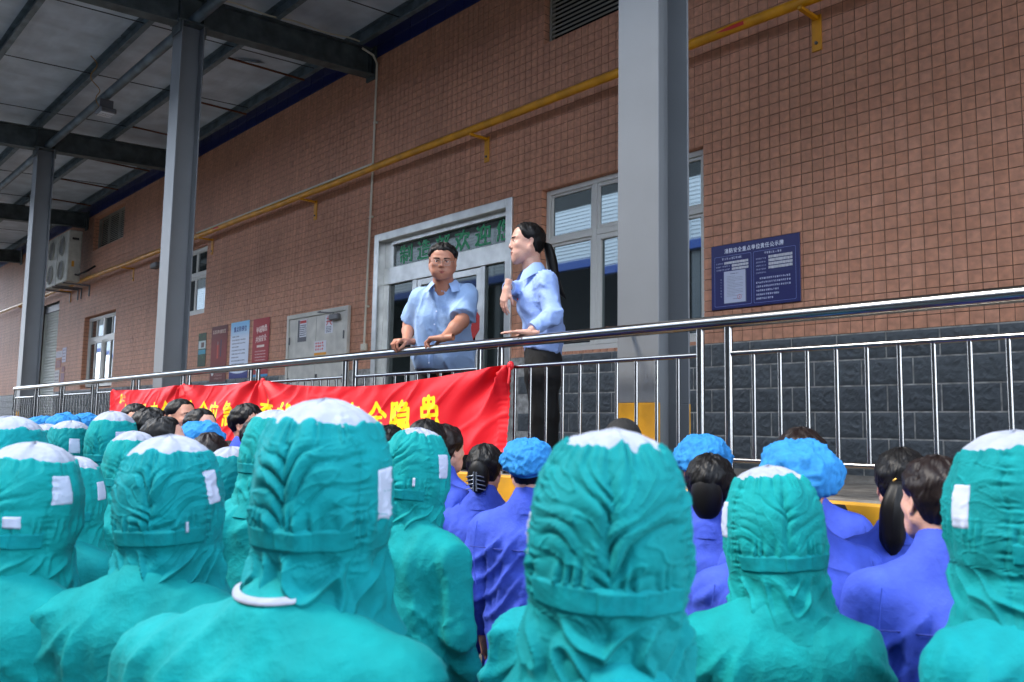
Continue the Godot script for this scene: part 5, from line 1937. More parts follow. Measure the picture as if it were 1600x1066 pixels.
func crowd_body(sd: float, hooded: bool, wide: float, arms: int) -> ArrayMesh:
	var fl := Field.new(Vector3(-0.37, -0.01, -0.36), Vector3(0.37, 1.45, 0.27), 0.0130)
	var w := wide
	fl.cap(Vector3(0, 0.80, 0), Vector3(0, 1.00, 0), 0.140, 0.122, 0.06, Vector3(1.28 * w, 1, 1))
	fl.cap(Vector3(0, 1.00, 0), Vector3(0, 1.17, 0.005), 0.118, 0.122, 0.06, Vector3(1.36 * w, 1, 0.98))
	fl.cap(Vector3(-0.09 * w, 1.17, 0.012), Vector3(0.09 * w, 1.17, 0.012), 0.108, 0.108, 0.06)
	var sy := 1.205 if hooded else 1.245
	for s: float in [-1, 1]:
		fl.cap(Vector3(0, sy + 0.085, 0.008), Vector3(0.17 * s * w, sy + 0.005, 0.0), 0.060, 0.062, 0.06)
		var sh := Vector3(0.190 * s * w, sy - 0.010, 0.0)
		var el := Vector3(0.238 * s * w, sy - 0.265, 0.025)
		var wr := Vector3(0.215 * s * w, sy - 0.47, -0.10)
		if arms == 1:
			el = Vector3(0.235 * s * w, sy - 0.25, 0.0)
			wr = Vector3(0.07 * s, sy - 0.33, -0.215)
		fl.cap(sh, el, 0.066, 0.056, 0.045)
		fl.cap(el, wr, 0.054, 0.043, 0.035)
		fl.cap(Vector3(0.085 * s, 0.86, 0), Vector3(0.095 * s, 0.47, -0.005), 0.098, 0.072, 0.03)
		fl.cap(Vector3(0.095 * s, 0.47, -0.005), Vector3(0.095 * s, 0.085, 0.015), 0.072, 0.058, 0.03)
		fl.cap(Vector3(0.097 * s, 0.04, 0.035), Vector3(0.102 * s, 0.035, -0.13), 0.045, 0.038, 0.02)
	fl.cap(Vector3(0, 1.18, 0.012), Vector3(0, sy + 0.15, -0.045 if hooded else 0.0), 0.08, 0.060 if not hooded else 0.068, 0.05)
	fields.append(fl)
	return mesh_of(skin_of(fl, func(p: Vector3, n: Vector3) -> float:
		var m := smoothstep(0.0, 0.35, p.y) * (1.0 - 0.95 * smoothstep(1.13, 1.25, p.y - 0.25 * absf(p.x)))
		return fold_depth(p, sd, 0.022) * (0.2 + 0.8 * m)))

# sewn seam laid on a field's surface
func seam(fl: Field, pts: PackedVector3Array, dir: Vector3, r: float, lift := 0.006) -> ArrayMesh:
	var q := PackedVector3Array()
	for p in pts:
		q.append(fl.march(p - dir * 0.35, dir, 0.6) - dir * lift)
	return tubemesh(q, r, 6)

func shirt_collar(r0: float, r1: float, h: float, open: float, tip: float) -> ArrayMesh:
	# folded collar; open is the half angle left free at the throat, front is -z
	var b := MB.new()
	for layer in 2:
		var p := PackedVector3Array()
		for r in 5:
			var v := r / 4.0
			for c in 41:
				var u := c / 20.0 - 1.0
				var th := (PI - open) * u
				var f := smoothstep(0.55, 1.0, absf(u))
				var rr := lerpf(r0 * (1.0 + 0.06 * f), r1 * (1.0 + 0.22 * f), v) + 0.004 * layer
				var y := lerpf(h * (1.0 - 0.70 * f), -0.020 - tip * f, v) + 0.006 * sin(v * PI)
				p.append(Vector3(sin(th) * rr, y, cos(th) * rr * 0.98 - 0.006 * f * v))
		b.sheet(p, 41, false, layer == 0)
	return b.mesh()

func prepare_people() -> void:
	for k in 4:
		bodies.append(crowd_body(3.0 + 7.0 * k, true, [1.0, 1.14, 0.95, 1.06][k], k % 2))
	for k in 3:
		blue_bodies.append(crowd_body(40.0 + 9.0 * k, false, [0.95, 1.0, 1.05][k], 1 - k % 2))
	shared_head = mesh_of(head(0.0052, 1.0, 0.15, false))
	shared_head_f = mesh_of(head(0.0052, 0.97, 0.0, true))
	for s: float in [1.0, -1.0]:
		shared_hand.append(mesh_of(hand(s, [0.25, 0.35, 0.25], 0.3)))

func crowd_hands(o: Node3D, hooded: bool, w: float, arms: int) -> void:
	var sy := 1.205 if hooded else 1.245
	for k in 2:
		var s := 1.0 if k == 0 else -1.0
		var wr := Vector3(0.215 * s * w, sy - 0.47, -0.10)
		var el := Vector3(0.238 * s * w, sy - 0.265, 0.025)
		if arms == 1:
			el = Vector3(0.235 * s * w, sy - 0.25, 0.0)
			wr = Vector3(0.07 * s, sy - 0.33, -0.215)
		var d := (wr - el).normalized()
		part("hand", shared_hand[k], M.skin, o, Transform3D(frame_xy(d, Vector3(s, 0.3, -0.3) if arms == 0 else Vector3(0, 1, -0.5)), wr + d * 0.045))

# hooded worker; numbers: place, crown height, heading, crown depth, gathers, white patches, strap tip
func hooded(label: String, x: float, z: float, top: float, turn: float, body: int, fine: int, cap_h: float, deep: float, patches: Array, tip := [], white := false, lean := 0.0, shift := Vector3.ZERO, broad := 1.0) -> Node3D:
	var sc := top / 1.62
	var by := lerpf(turn, 35.0, 0.4)
	var o := thing("person", label, "person", Vector3(x, 0, z), deg_to_rad(by), "hooded workers listening in the crowd")
	o.scale = Vector3.ONE * sc
	part("work_suit", bodies[body], M["teal%d" % (int(absf(x * 37.0 + z * 11.0)) % 3)], o, Transform3D(Basis().scaled(Vector3(broad, 0.945 if deep > 1.2 else 0.968, 1)), shift))
	o.position += o.basis.orthonormalized().z * 0.055
	var t := Transform3D(Basis.from_euler(Vector3(lean + 0.05 * sin(x * 9.0), deg_to_rad(turn - by), 0.06 * sin(z * 23.0 + x * 7.0))), Vector3(0, 1.62, -0.062))
	add_hood(o, fine, x * 13.7 + z * 5.1, cap_h, deep, patches, tip, t, white)
	var ht := Transform3D(t.basis.scaled(Vector3(0.98, 0.98, 0.98)), t.origin + t.basis * Vector3(0, -0.150, -0.012))
	part("face", shared_head_f, M.skin, o, ht)
	if white:
		var band := PackedVector3Array()
		for r in 3:
			for k in 24:
				var th := lerpf(-1.15, 0.62, k / 23.0)
				var y := 1.372 - 0.026 * cos(th * 0.9) - 0.0060 * r
				var dir := -Vector3(sin(th), 0, cos(th))
				band.append((fields[body] as Field).march(Vector3(0, y, -0.02) - dir * 0.3, dir, 0.3) - dir * (0.012 if r == 1 else 0.007))
		var wb := MB.new()
		wb.sheet(band, 24)
		part("white_collar", wb.mesh(), M.white_cloth, o, Transform3D(Basis().scaled(Vector3(broad, 0.968, 1)), shift))
	crowd_hands(o, true, [1.0, 1.14, 0.95, 1.06][body], body % 2)
	return o

# worker in a blue uniform; returns [thing, head transform]
func blue(label: String, x: float, z: float, top: float, turn: float, body: int, woman: bool, pitch := 0.08) -> Array:
	var sc := top / 1.62
	var by := lerpf(clampf(turn, -20.0, 70.0), 35.0, 0.4)
	var o := thing("person", label, "person", Vector3(x, 0, z), deg_to_rad(by), "workers in blue uniforms in the crowd")
	o.scale = Vector3.ONE * sc
	var bd := part("uniform", blue_bodies[body], M.uniform, o)
	var fl: Field = fields[4 + body]
	var pts := PackedVector3Array()
	for k in 25:
		var u := k / 12.0 - 1.0
		pts.append(Vector3(0.235 * u, 1.165 + 0.006 * u * u, 0.35))
	part("yoke_seam", seam(fl, pts, Vector3(0, 0, -1), 0.0024, 0.004), M.uniform_seam, bd)
	for s: float in [-1, 1]:
		pts = PackedVector3Array()
		for k in 14:
			pts.append(Vector3(s * (0.205 + 0.012 * sin(k * 0.24)), 1.28 - 0.021 * k, 0.35))
		part("sleeve_seam", seam(fl, pts, Vector3(0, 0, -1), 0.0022, 0.002), M.uniform, bd)
	part("collar", shirt_collar(0.068, 0.086, 0.045, 0.5, 0.02), M.uniform, o, Transform3D(Basis(), Vector3(0, 1.335, 0.008)))
	var t := Transform3D(Basis.from_euler(Vector3(pitch, deg_to_rad(turn - by), 0)), Vector3(0, 1.498, -0.022))
	part("head", shared_head_f if woman else shared_head, M.skin_woman if woman else M.skin, o, t)
	add_face(o, 0.97 if woman else 1.0, t, woman)
	crowd_hands(o, false, [0.95, 1.0, 1.05][body], 1 - body % 2)
	return [o, t]

func build_people() -> void:
	prepare_people()
	build_speaker_man()
	build_speaker_woman()
	var R := [[1.28, 1.72, 0.105, 0.185]]     # white mesh patch over the right ear
	var L := [[-1.72, -1.28, 0.105, 0.185]]
	# ---- hooded workers: label, x, z, crown height, heading, body, detail, crown depth, gathers, patches, strap tip
	hooded("hooded teal worker at the left edge, white ear patch and white strap tip both showing", 0.69, 6.03, 1.565, 39, 0, 1, 0.045, 0.6, [[1.10, 1.55, 0.08, 0.155]], [0.28, 0.62, 0.180, 0.212])
	hooded("hooded teal worker half out of frame, broad white crown above the left corner worker", -0.28, 5.89, 1.633, 58, 1, 0, 0.050, 0.5, R)
	hooded("small hooded head far back at left, only its white crown peeping between two hoods", -2.64, 5.20, 1.600, 56, 2, 0, 0.045, 0.5, R)
	hooded("hooded teal worker far left with square white patch, below the blue hair nets", -2.21, 5.17, 1.621, 45, 3, 0, 0.050, 0.4, [[0.52, 0.98, 0.105, 0.19]])
	hooded("tall slim hooded worker at left whose large square white patch faces the camera", -1.85, 5.06, 1.677, 41, 2, 0, 0.055, 0.4, [[0.70, 1.14, 0.105, 0.20]])
	hooded("hooded worker mostly hidden behind the left corner worker, raising a hand", -0.47, 5.62, 1.483, 50, 0, 0, 0.045, 0.5, R)
	hooded("hooded worker whose white crown shows just above a big hood at left", -1.03, 5.21, 1.578, 52, 1, 0, 0.050, 0.5, R)
	hooded("hooded teal worker with deep V gathers and wide white crown, second of the front row", 0.98, 5.80, 1.589, 50, 3, 2, 0.047, 1.0, [[1.10, 1.46, 0.09, 0.175]], [0.62, 0.68, 0.205, 0.235])
	hooded("short hooded worker between two big front hoods, flat white crown and white side patch", -0.68, 4.89, 1.515, 32, 0, 0, 0.052, 0.4, [[1.0, 1.45, 0.115, 0.205]])
	hooded("hooded worker half hidden behind the big central hood, left shoulder bare to view", -0.20, 4.91, 1.680, 43, 1, 0, 0.045, 0.6, R)
	hooded("big hooded worker left of centre, head turned right, white collar band at the neck", 1.66, 5.76, 1.671, 28, 1, 2, 0.042, 1.1, [[1.42, 1.82, 0.125, 0.220]], [], true, 0.05, Vector3(-0.035, -0.030, 0.0), 1.12)
	hooded("hooded worker in front of the banner's last characters, strap end showing, head turned right", 0.52, 4.70, 1.615, 16, 2, 1, 0.022, 0.9, [[1.42, 1.84, 0.09, 0.18]], [0.66, 0.74, 0.180, 0.215])
	hooded("nearest hooded worker, centre of the crowd, seen square from behind and slightly blurred", 2.24, 5.57, 1.622, 41, 0, 2, 0.026, 1.25, [[-1.62, -1.5, 0.14, 0.21]])
	hooded("hooded teal worker right of centre before the blue hair net, white patch at left edge", 1.97, 4.67, 1.537, 45, 3, 2, 0.034, 0.6, [[-1.78, -1.42, 0.09, 0.185]])
	hooded("hooded worker cut off by the right edge, head turned left with long white patch", 2.53, 4.65, 1.632, 70, 0, 2, 0.045, 0.8, [[-1.94, -1.62, 0.115, 0.205]])
	hooded("hooded worker whose left sleeve alone shows beside the nearest hood", 1.63, 4.96, 1.525, 42, 3, 0, 0.040, 0.6, [])
	# a raised bare hand beside the corner worker, holding a phone
	var q := part("raised_forearm", barmesh(Vector3(0.12, 1.20, -0.16), Vector3(0.165, 1.335, -0.15), 0.027, 12), M.skin, get_node("person_005"))
	part("phone", boxmesh(Vector3(0.135, 1.40, -0.20), Vector3(0.145, 1.52, -0.13), 0.003), M.phone, q)
	part("hand", shared_hand[0], M.skin, q, Transform3D(frame_xy(Vector3(-0.1, 1, 0.05), Vector3(0.6, 0, 0.8)), Vector3(0.165, 1.335, -0.15)))

	# ---- blue uniforms
	var b: Array = blue("woman in blue uniform, black hair twisted up in a silver claw clip", 0.07, 3.99, 1.533, 38, 0, true)
	part("hair", hair_shell(0.016, 0.95, 1.95, 2.53, 1.0, 0.0030), M.hair, b[0], b[1])
	var tw := MB.new()
	tw.ball(Vector3(-0.012, -0.015, 0.105), Vector3(0.055, 0.082, 0.036), 18, 12)
	var hb := part("hair_twist", tw.mesh(), M.hair, b[0], b[1])
	tw = MB.new()
	for s: float in [-1, 1]:
		for k in 4:
			tw.tube(PackedVector3Array([Vector3(-0.020 + 0.006 * s, -0.005 - 0.020 * k, 0.146), Vector3(-0.020 + 0.030 * s, -0.010 - 0.020 * k, 0.143), Vector3(-0.020 + 0.048 * s, -0.018 - 0.020 * k, 0.122)]), 0.0034, 6)
		tw.tube(PackedVector3Array([Vector3(-0.020 + 0.006 * s, 0.012, 0.143), Vector3(-0.020 + 0.008 * s, -0.080, 0.146)]), 0.0045, 6)
	part("claw_clip", tw.mesh(), M.clip, hb)

	b = blue("worker in blue uniform wearing a round blue hair net, beside the clipped black hair", 0.43, 4.05, 1.551, 39, 1, true)
	part("hair", hair_shell(0.006, 1.0, 1.9, 2.58, 2.0, 0.001), M.hair, b[0], b[1])
	part("hair_net", bouffant_cap(2.0, 0.036), M.bouffant, b[0], b[1])

	b = blue("worker with brown bobbed hair and bare ear under the banner's right end", -0.45, 3.83, 1.616, 5, 2, true)
	part("hair", hair_shell(0.022, 0.9, 2.1, 2.68, 3.0, 0.002), M.hair_brown, b[0], b[1])

	b = blue("worker whose black hair shows above the hood at the banner's right end", -0.22, 4.12, 1.640, 34, 0, false)
	part("hair", hair_shell(0.020, 0.9, 1.9, 2.58, 4.0, 0.0016), M.hair, b[0], b[1])

	b = blue("worker in blue hair net in front of the thick column's foot", 0.98, 3.55, 1.575, 35, 1, true)
	part("hair", hair_shell(0.006, 1.0, 1.9, 2.58, 5.0, 0.001), M.hair, b[0], b[1])
	part("hair_net", bouffant_cap(5.0, 0.040), M.bouffant, b[0], b[1])

	b = blue("woman with parted shiny black hair, right of the nearest hood", 1.28, 3.93, 1.525, 24, 0, true)
	part("hair", hair_shell(0.018, 0.95, 2.2, 2.73, 6.0, 0.0028), M.hair, b[0], b[1])
	tw = MB.new()
	tw.ball(Vector3(0.0, -0.02, 0.085), Vector3(0.062, 0.095, 0.045), 18, 12)
	part("tied_hair", tw.mesh(), M.hair, b[0], b[1])

	b = blue("worker in the widest crumpled blue hair net, right of centre", 1.68, 4.00, 1.553, 39, 2, true)
	part("hair", hair_shell(0.006, 1.0, 1.9, 2.58, 7.0, 0.001), M.hair, b[0], b[1])
	part("hair_net", bouffant_cap(7.0, 0.058), M.bouffant, b[0], b[1])

	b = blue("worker with reddish brown crown of hair rising behind the widest blue hair net", 1.42, 3.52, 1.622, 35, 1, false)
	part("hair", hair_shell(0.022, 0.9, 1.9, 2.58, 8.0, 0.002), M.hair_brown, b[0], b[1])

	b = blue("blue shouldered worker whose head is hidden by the hood right of centre", 1.79, 4.33, 1.508, 45, 2, true)
	part("hair", hair_shell(0.016, 0.95, 2.1, 2.58, 9.0, 0.0016), M.hair, b[0], b[1])

	b = blue("woman with a long black ponytail and gold hair tie", 1.91, 3.76, 1.568, 24, 0, true)
	part("hair", hair_shell(0.013, 0.95, 1.95, 2.53, 10.0, 0.0026), M.hair, b[0], b[1])
	var pt := part("ponytail", ponytail([Vector3(-0.005, 0.030, 0.085), Vector3(-0.015, 0.020, 0.125), Vector3(-0.03, -0.05, 0.142), Vector3(-0.035, -0.15, 0.135), Vector3(-0.035, -0.225, 0.125)], [0.020, 0.026, 0.040, 0.036, 0.006], 3.0), M.hair, b[0], b[1])
	tw = MB.new()
	var rg := PackedVector3Array()
	for k in 17:
		rg.append(Vector3(-0.012 + 0.020 * cos(TAU * k / 16), 0.018 + 0.020 * sin(TAU * k / 16), 0.108))
	tw.tube(rg, 0.004, 6)
	part("hair_tie", tw.mesh(), M.gold, pt)

	b = blue("woman with dark brown low ponytail, ear and cheek showing, face turned left", 2.19, 4.19, 1.555, 54, 1, true)
	part("hair", hair_shell(0.014, 0.9, 1.9, 2.58, 11.0, 0.0026), M.hair_brown, b[0], b[1])
	part("ponytail", ponytail([Vector3(0.0, -0.055, 0.080), Vector3(0.005, -0.075, 0.118), Vector3(0.012, -0.14, 0.128), Vector3(0.015, -0.22, 0.115), Vector3(0.015, -0.27, 0.10)], [0.026, 0.030, 0.036, 0.028, 0.006], 5.0), M.hair, b[0], b[1])

	b = blue("man with close cropped hair in front of the woman's legs", 0.70, 3.74, 1.672, 44, 2, false)
	part("hair", hair_shell(0.0035, 0.9, 1.72, 2.43, 12.0, 0.0004), M.hair_buzz, b[0], b[1])

	# ---- the group at left that looks up to the right
	b = blue("young man with short black hair, face turned to camera, at the banner's left end", -2.59, 4.71, 1.731, -98, 1, false, 0.05)
	part("hair", hair_shell(0.012, 1.10, 1.72, 2.38, 13.0, 0.0016, 0.6), M.hair, b[0], b[1])
	b = blue("man with spiky short black hair seen from behind, below the banner's first characters", -1.88, 4.85, 1.688, -18, 0, false)
	part("hair", hair_shell(0.018, 0.9, 1.72, 2.38, 14.0, 0.003), M.hair, b[0], b[1])
	b = blue("man with high crew cut in right profile before the banner", -2.79, 4.34, 1.775, -70, 2, false, 0.14)
	part("hair", hair_shell(0.013, 1.05, 1.66, 2.38, 15.0, 0.0018), M.hair, b[0], b[1])
	b = blue("woman with smooth black parted hair, head bowed, left of centre back", -1.28, 5.00, 1.637, -25, 1, true)
	part("hair", hair_shell(0.016, 0.95, 2.2, 2.68, 16.0, 0.002), M.hair, b[0], b[1])
	b = blue("woman with hair bun and gold ornament, looking right before the banner", -2.07, 4.49, 1.700, -70, 0, true, 0.12)
	part("hair", hair_shell(0.013, 1.05, 1.9, 2.48, 17.0, 0.0018), M.hair, b[0], b[1])
	tw = MB.new()
	tw.ball(Vector3(0.0, 0.01, 0.125), Vector3(0.036, 0.040, 0.034), 16, 10)
	var bn := part("hair_bun", tw.mesh(), M.hair, b[0], b[1])
	tw = MB.new()
	rg = PackedVector3Array()
	for k in 17:
		rg.append(Vector3(0.040, -0.028 + 0.011 * cos(TAU * k / 16), 0.105 + 0.011 * sin(TAU * k / 16)))
	tw.tube(rg, 0.0035, 6)
	tw.tube(PackedVector3Array([Vector3(0.036, -0.018, 0.105), Vector3(0.035, 0.03, 0.11)]), 0.003, 6)
	part("hair_ornament", tw.mesh(), M.gold, bn)
	b = blue("young man with black bowl cut in right profile, chin raised", -2.11, 4.17, 1.735, -62, 1, false, 0.16)
	part("hair", hair_shell(0.019, 1.10, 1.95, 2.38, 18.0, 0.0020, 0.9), M.hair, b[0], b[1])
	b = blue("man with dark hair and bare ear half hidden by the big central hood", -1.50, 4.36, 1.645, -30, 2, false)
	part("hair", hair_shell(0.020, 0.9, 1.72, 2.43, 19.0, 0.0018), M.hair, b[0], b[1])
	b = blue("worker in blue hair net behind the second front hood", -1.37, 4.75, 1.599, 48, 0, true)
	part("hair", hair_shell(0.006, 1.0, 1.9, 2.58, 20.0, 0.001), M.hair, b[0], b[1])
	part("hair_net", bouffant_cap(20.0, 0.042), M.bouffant, b[0], b[1])
	b = blue("worker with dark reddish hair low between two hoods at left", -0.92, 4.90, 1.560, 46, 1, true)
	part("hair", hair_shell(0.018, 0.95, 2.1, 2.58, 21.0, 0.002), M.hair_brown, b[0], b[1])
	b = blue("worker with black hair in the gap left of the big central hood", -0.86, 4.62, 1.540, 44, 0, true)
	part("hair", hair_shell(0.020, 0.95, 2.3, 2.78, 22.0, 0.0022), M.hair, b[0], b[1])
	b = blue("worker whose black hair shows right of the big central hood", -0.64, 4.05, 1.612, 36, 2, false)
	part("hair", hair_shell(0.018, 0.9, 1.9, 2.53, 23.0, 0.0018), M.hair, b[0], b[1])
	var far := [[-3.88, 4.77, 1.640, "middle of the blue hair nets at the far left"], [-4.55, 4.75, 1.620, "leftmost of the blue hair nets far back, beside the railing"], [-4.67, 4.40, 1.650, "rightmost of the blue hair nets at the far left"], [-3.13, 4.54, 1.600, "blue hair net peeping out beside the tall slim hooded worker"]]
	for k in 4:
		b = blue(far[k][3], far[k][0], far[k][1], far[k][2], 50.0, k % 3, true)
		part("hair", hair_shell(0.006, 1.0, 1.9, 2.58, 30.0 + k, 0.001), M.hair, b[0], b[1])
		part("hair_net", bouffant_cap(30.0 + k, 0.045), M.bouffant, b[0], b[1])

# ------------------------------------------------------------------ the two speakers
func ribbon(fl: Field, a: Vector3, e: Vector3, dir: Vector3, wide: float, n: int, lift: float) -> ArrayMesh:
	var across := (e - a).cross(dir).normalized() * wide * 0.5
	var p := PackedVector3Array()
	for r in n:
		var c := a.lerp(e, float(r) / (n - 1))
		for k in 5:
			var s := k / 2.0 - 1.0
			var h := fl.march(c + across * s - dir * 0.3, dir, 0.6)
			p.append(h - dir * (lift if absf(s) < 0.9 else -0.001))
	var b := MB.new()
	b.sheet(p, 5)
	return b.mesh()

func build_speaker_man() -> void:
	var base := Vector3(-1.98, DOCK, 2.60)
	var o := thing("person", "stout man in short sleeved pale blue shirt and glasses leaning on the rail", "person", base)
	var L := Vector3(0.87, 0, -0.49)
	var F := Vector3(0.49, 0, 0.87)
	var rsh := Vector3(-1.925, 2.565, 2.93)
	var lsh := Vector3(-1.600, 2.570, 2.775)
	var rel := Vector3(-2.105, 2.375, 2.90)
	var lel := Vector3(-1.500, 2.355, 2.885)
	var rwr := Vector3(-1.955, 2.232, 3.030)
	var lwr := Vector3(-1.470, 2.222, 3.060)
	var hip := Vector3(-1.945, 1.98, 2.68)
	var waist := Vector3(-1.880, 2.17, 2.745)
	var chest := Vector3(-1.785, 2.42, 2.825)
	var neck := Vector3(-1.700, 2.635, 2.895)
	var hc := Vector3(-1.645, 2.788, 2.955)
	for k in 1:
		rsh -= base; lsh -= base; rel -= base; lel -= base; rwr -= base; lwr -= base
		hip -= base; waist -= base; chest -= base; neck -= base; hc -= base
	# body: one continuous surface
	var fl := Field.new(Vector3(-0.34, -0.01, -0.28), Vector3(0.66, 1.52, 0.58), 0.0135)
	fl.cap(hip, chest, 0.10, 0.10, 0.04)
	fl.cap(rsh, lsh, 0.05, 0.05, 0.04)
	fl.cap(chest, neck - Vector3(0, 0.02, 0), 0.085, 0.072, 0.04)
	fl.cap(neck - Vector3(0, 0.03, 0), hc + Vector3(-0.010, -0.070, -0.010), 0.076, 0.070, 0.02)
	for a: Array in [[rsh, rel, rwr], [lsh, lel, lwr]]:
		fl.cap(a[0], a[1], 0.054, 0.049, 0.03)
		fl.cap(a[1], (a[1] as Vector3).lerp(a[2], 0.35), 0.047, 0.046, 0.03)
		fl.cap((a[1] as Vector3).lerp(a[2], 0.35), a[2], 0.046, 0.031, 0.03)
	for s: float in [-1, 1]:
		var k := hip + L * 0.09 * s
		fl.cap(k, Vector3(L.x * 0.11 * s, 0.5, L.z * 0.11 * s - 0.01), 0.08, 0.055, 0.03)
		fl.cap(Vector3(L.x * 0.11 * s, 0.5, L.z * 0.11 * s - 0.01), Vector3(L.x * 0.12 * s, 0.08, L.z * 0.12 * s - 0.02), 0.055, 0.04, 0.03)
	var body := MB.new()
	var a := skin_of(fl)
	body.add(a[0], a[1], a[2])
	var look := Basis.from_euler(Vector3(-0.20, PI + deg_to_rad(49.0), 0.02))
	var ht := Transform3D(look.scaled(Vector3(1.02, 1.0, 1.02)), hc)
	a = moved(head(0.0040, 1.20, 1.0, false), ht)
	body.add(a[0], a[1], a[2])
	a = moved(hand(1.0, [0.62, 1.05, 0.55], 0.55, 0.06), Transform3D(frame_xy(Vector3(0.16, -0.05, 0.97), Vector3(0.0, 1.0, 0.06)), rwr + Vector3(0, 0.0, 0.005)).scaled_local(Vector3.ONE * 1.12))
	body.add(a[0], a[1], a[2])
	a = moved(hand(-1.0, [0.55, 0.95, 0.5], 0.5, 0.06), Transform3D(frame_xy(Vector3(-0.86, -0.06, 0.46), Vector3(0.0, 1.0, 0.05)), lwr + Vector3(-0.006, 0.0, 0.005)).scaled_local(Vector3.ONE * 1.12))
	body.add(a[0], a[1], a[2])
	part("body", body.mesh(), M.skin_man, o)
	add_face(o, 1.14, ht, false, 0.0035)
	part("hair", hair_shell(0.020, 1.06, 1.68, 2.45, 51.0, 0.0018, 0.10, 1.16), M.hair, o, ht)
	# glasses
	var g := MB.new()
	for s: float in [-1, 1]:
		var rg := PackedVector3Array()
		for k in 25:
			var t := TAU * k / 24
			var cx := cos(t)
			var cy := sin(t)
			rg.append(Vector3(0.034 * s + 0.026 * signf(cx) * pow(absf(cx), 0.8), -0.004 + 0.020 * signf(cy) * pow(absf(cy), 0.8), -0.112 + 0.012 * absf(0.034 * s + 0.026 * cx) / 0.06))
		g.tube(rg, 0.0016, 6, -1.0, false)
		g.tube(PackedVector3Array([Vector3(0.060 * s, 0.004, -0.098), Vector3(0.080 * s, 0.006, -0.06), Vector3(0.084 * s, 0.010, 0.005)]), 0.0014, 6)
	g.tube(PackedVector3Array([Vector3(-0.009, 0.0, -0.114), Vector3(0, 0.003, -0.117), Vector3(0.009, 0.0, -0.114)]), 0.0013, 6)
	part("glasses", g.mesh(), M.lens_rim, o, ht)
	# shirt
	var sh := Field.new(Vector3(-0.34, 0.66, -0.24), Vector3(0.70, 1.44, 0.62), 0.0125)
	for s: float in [-1, 1]:
		sh.cap(hip + L * 0.075 * s - Vector3(0, 0.02, 0), waist + L * 0.085 * s, 0.140, 0.148, 0.06)
		sh.cap(waist + L * 0.085 * s + F * 0.03, chest + L * 0.085 * s + F * 0.012, 0.140, 0.122, 0.06)
	sh.cap(rsh - Vector3(0, 0.02, 0), lsh - Vector3(0, 0.02, 0), 0.082, 0.082, 0.06)
	sh.cap(chest + Vector3(0, 0.08, 0), neck - Vector3(0, 0.012, 0), 0.110, 0.080, 0.08)
	sh.cap(rsh, rsh.lerp(rel, 0.86), 0.066, 0.094, 0.07, Vector3.ONE, true)
	sh.cap(lsh, lsh.lerp(lel, 0.86), 0.066, 0.094, 0.07, Vector3.ONE, true)
	var hemp := hip + Vector3(0, 0.045, 0)
	sh.clip(hemp, Vector3(-0.03, -1.0, 0.05))
	# open throat
	var fr := neck + F * 0.055 - Vector3(0, 0.015, 0)
	sh.cap(fr + Vector3(0, 0.06, 0) + F * 0.02, fr + F * 0.055 - Vector3(0, 0.055, 0), 0.042, 0.010, 0.012, Vector3.ONE, false, true)
	var sm := mesh_of(skin_of(sh, func(p: Vector3, n: Vector3) -> float:
		return fold_depth(Vector3(p.dot(L), p.y + 0.1, p.dot(F)), 60.0, 0.0120)))
	var shirt := part("shirt", sm, M.shirt, o)
	part("collar", shirt_collar(0.080, 0.126, 0.043, 0.60, 0.032), M.collar_cloth, shirt, Transform3D(Basis.from_euler(Vector3(-0.12, PI + deg_to_rad(38.0), 0)), neck + Vector3(0.004, -0.004, 0.0)))
	part("placket", ribbon(sh, chest + Vector3(0.045, 0.025, 0.08), hip + Vector3(-0.03, 0.07, 0.0) + F * 0.1, -F, 0.034, 26, 0.003), M.collar_cloth, shirt)
	for k in 5:
		var p := (chest + Vector3(0.045, 0.02, 0.08)).lerp(hip + Vector3(-0.03, 0.10, 0.0) + F * 0.1, k / 4.0)
		p = sh.march(p + F * 0.3, -F, 0.6) + F * 0.005
		part("button", barmesh(p, p + F * 0.003, 0.0055, 10), M.button, shirt)
	var pc := chest + L * 0.085 + Vector3(0, 0.015, 0)
	part("chest_pocket", ribbon(sh, pc + Vector3(0, 0.035, 0), pc - Vector3(0.0, 0.085, 0.0), -F, 0.095, 16, 0.0035), M.shirt, shirt)
	part("pocket_flap", ribbon(sh, pc + Vector3(0, 0.042, 0), pc + Vector3(0.0, 0.022, 0.0), -F, 0.098, 6, 0.0055), M.collar_cloth, shirt)
	# trousers, shoes, folded paper in the pocket
	var tr := Field.new(Vector3(-0.30, 0.05, -0.26), Vector3(0.32, 0.95, 0.28), 0.016)
	for s: float in [-1, 1]:
		tr.cap(hip + L * 0.075 * s + Vector3(0, 0.06, 0), hip + L * 0.085 * s - Vector3(0, 0.10, 0), 0.128, 0.118, 0.04)
		tr.cap(hip + L * 0.09 * s - Vector3(0, 0.1, 0), Vector3(L.x * 0.11 * s, 0.5, L.z * 0.11 * s - 0.01), 0.105, 0.088, 0.03)
		tr.cap(Vector3(L.x * 0.11 * s, 0.5, L.z * 0.11 * s - 0.01), Vector3(L.x * 0.12 * s, 0.07, L.z * 0.12 * s - 0.02), 0.088, 0.078, 0.03, Vector3.ONE, true)
	part("trousers", mesh_of(skin_of(tr, func(p: Vector3, n: Vector3) -> float: return fold_depth(p, 66.0, 0.007))), M.trousers, o)
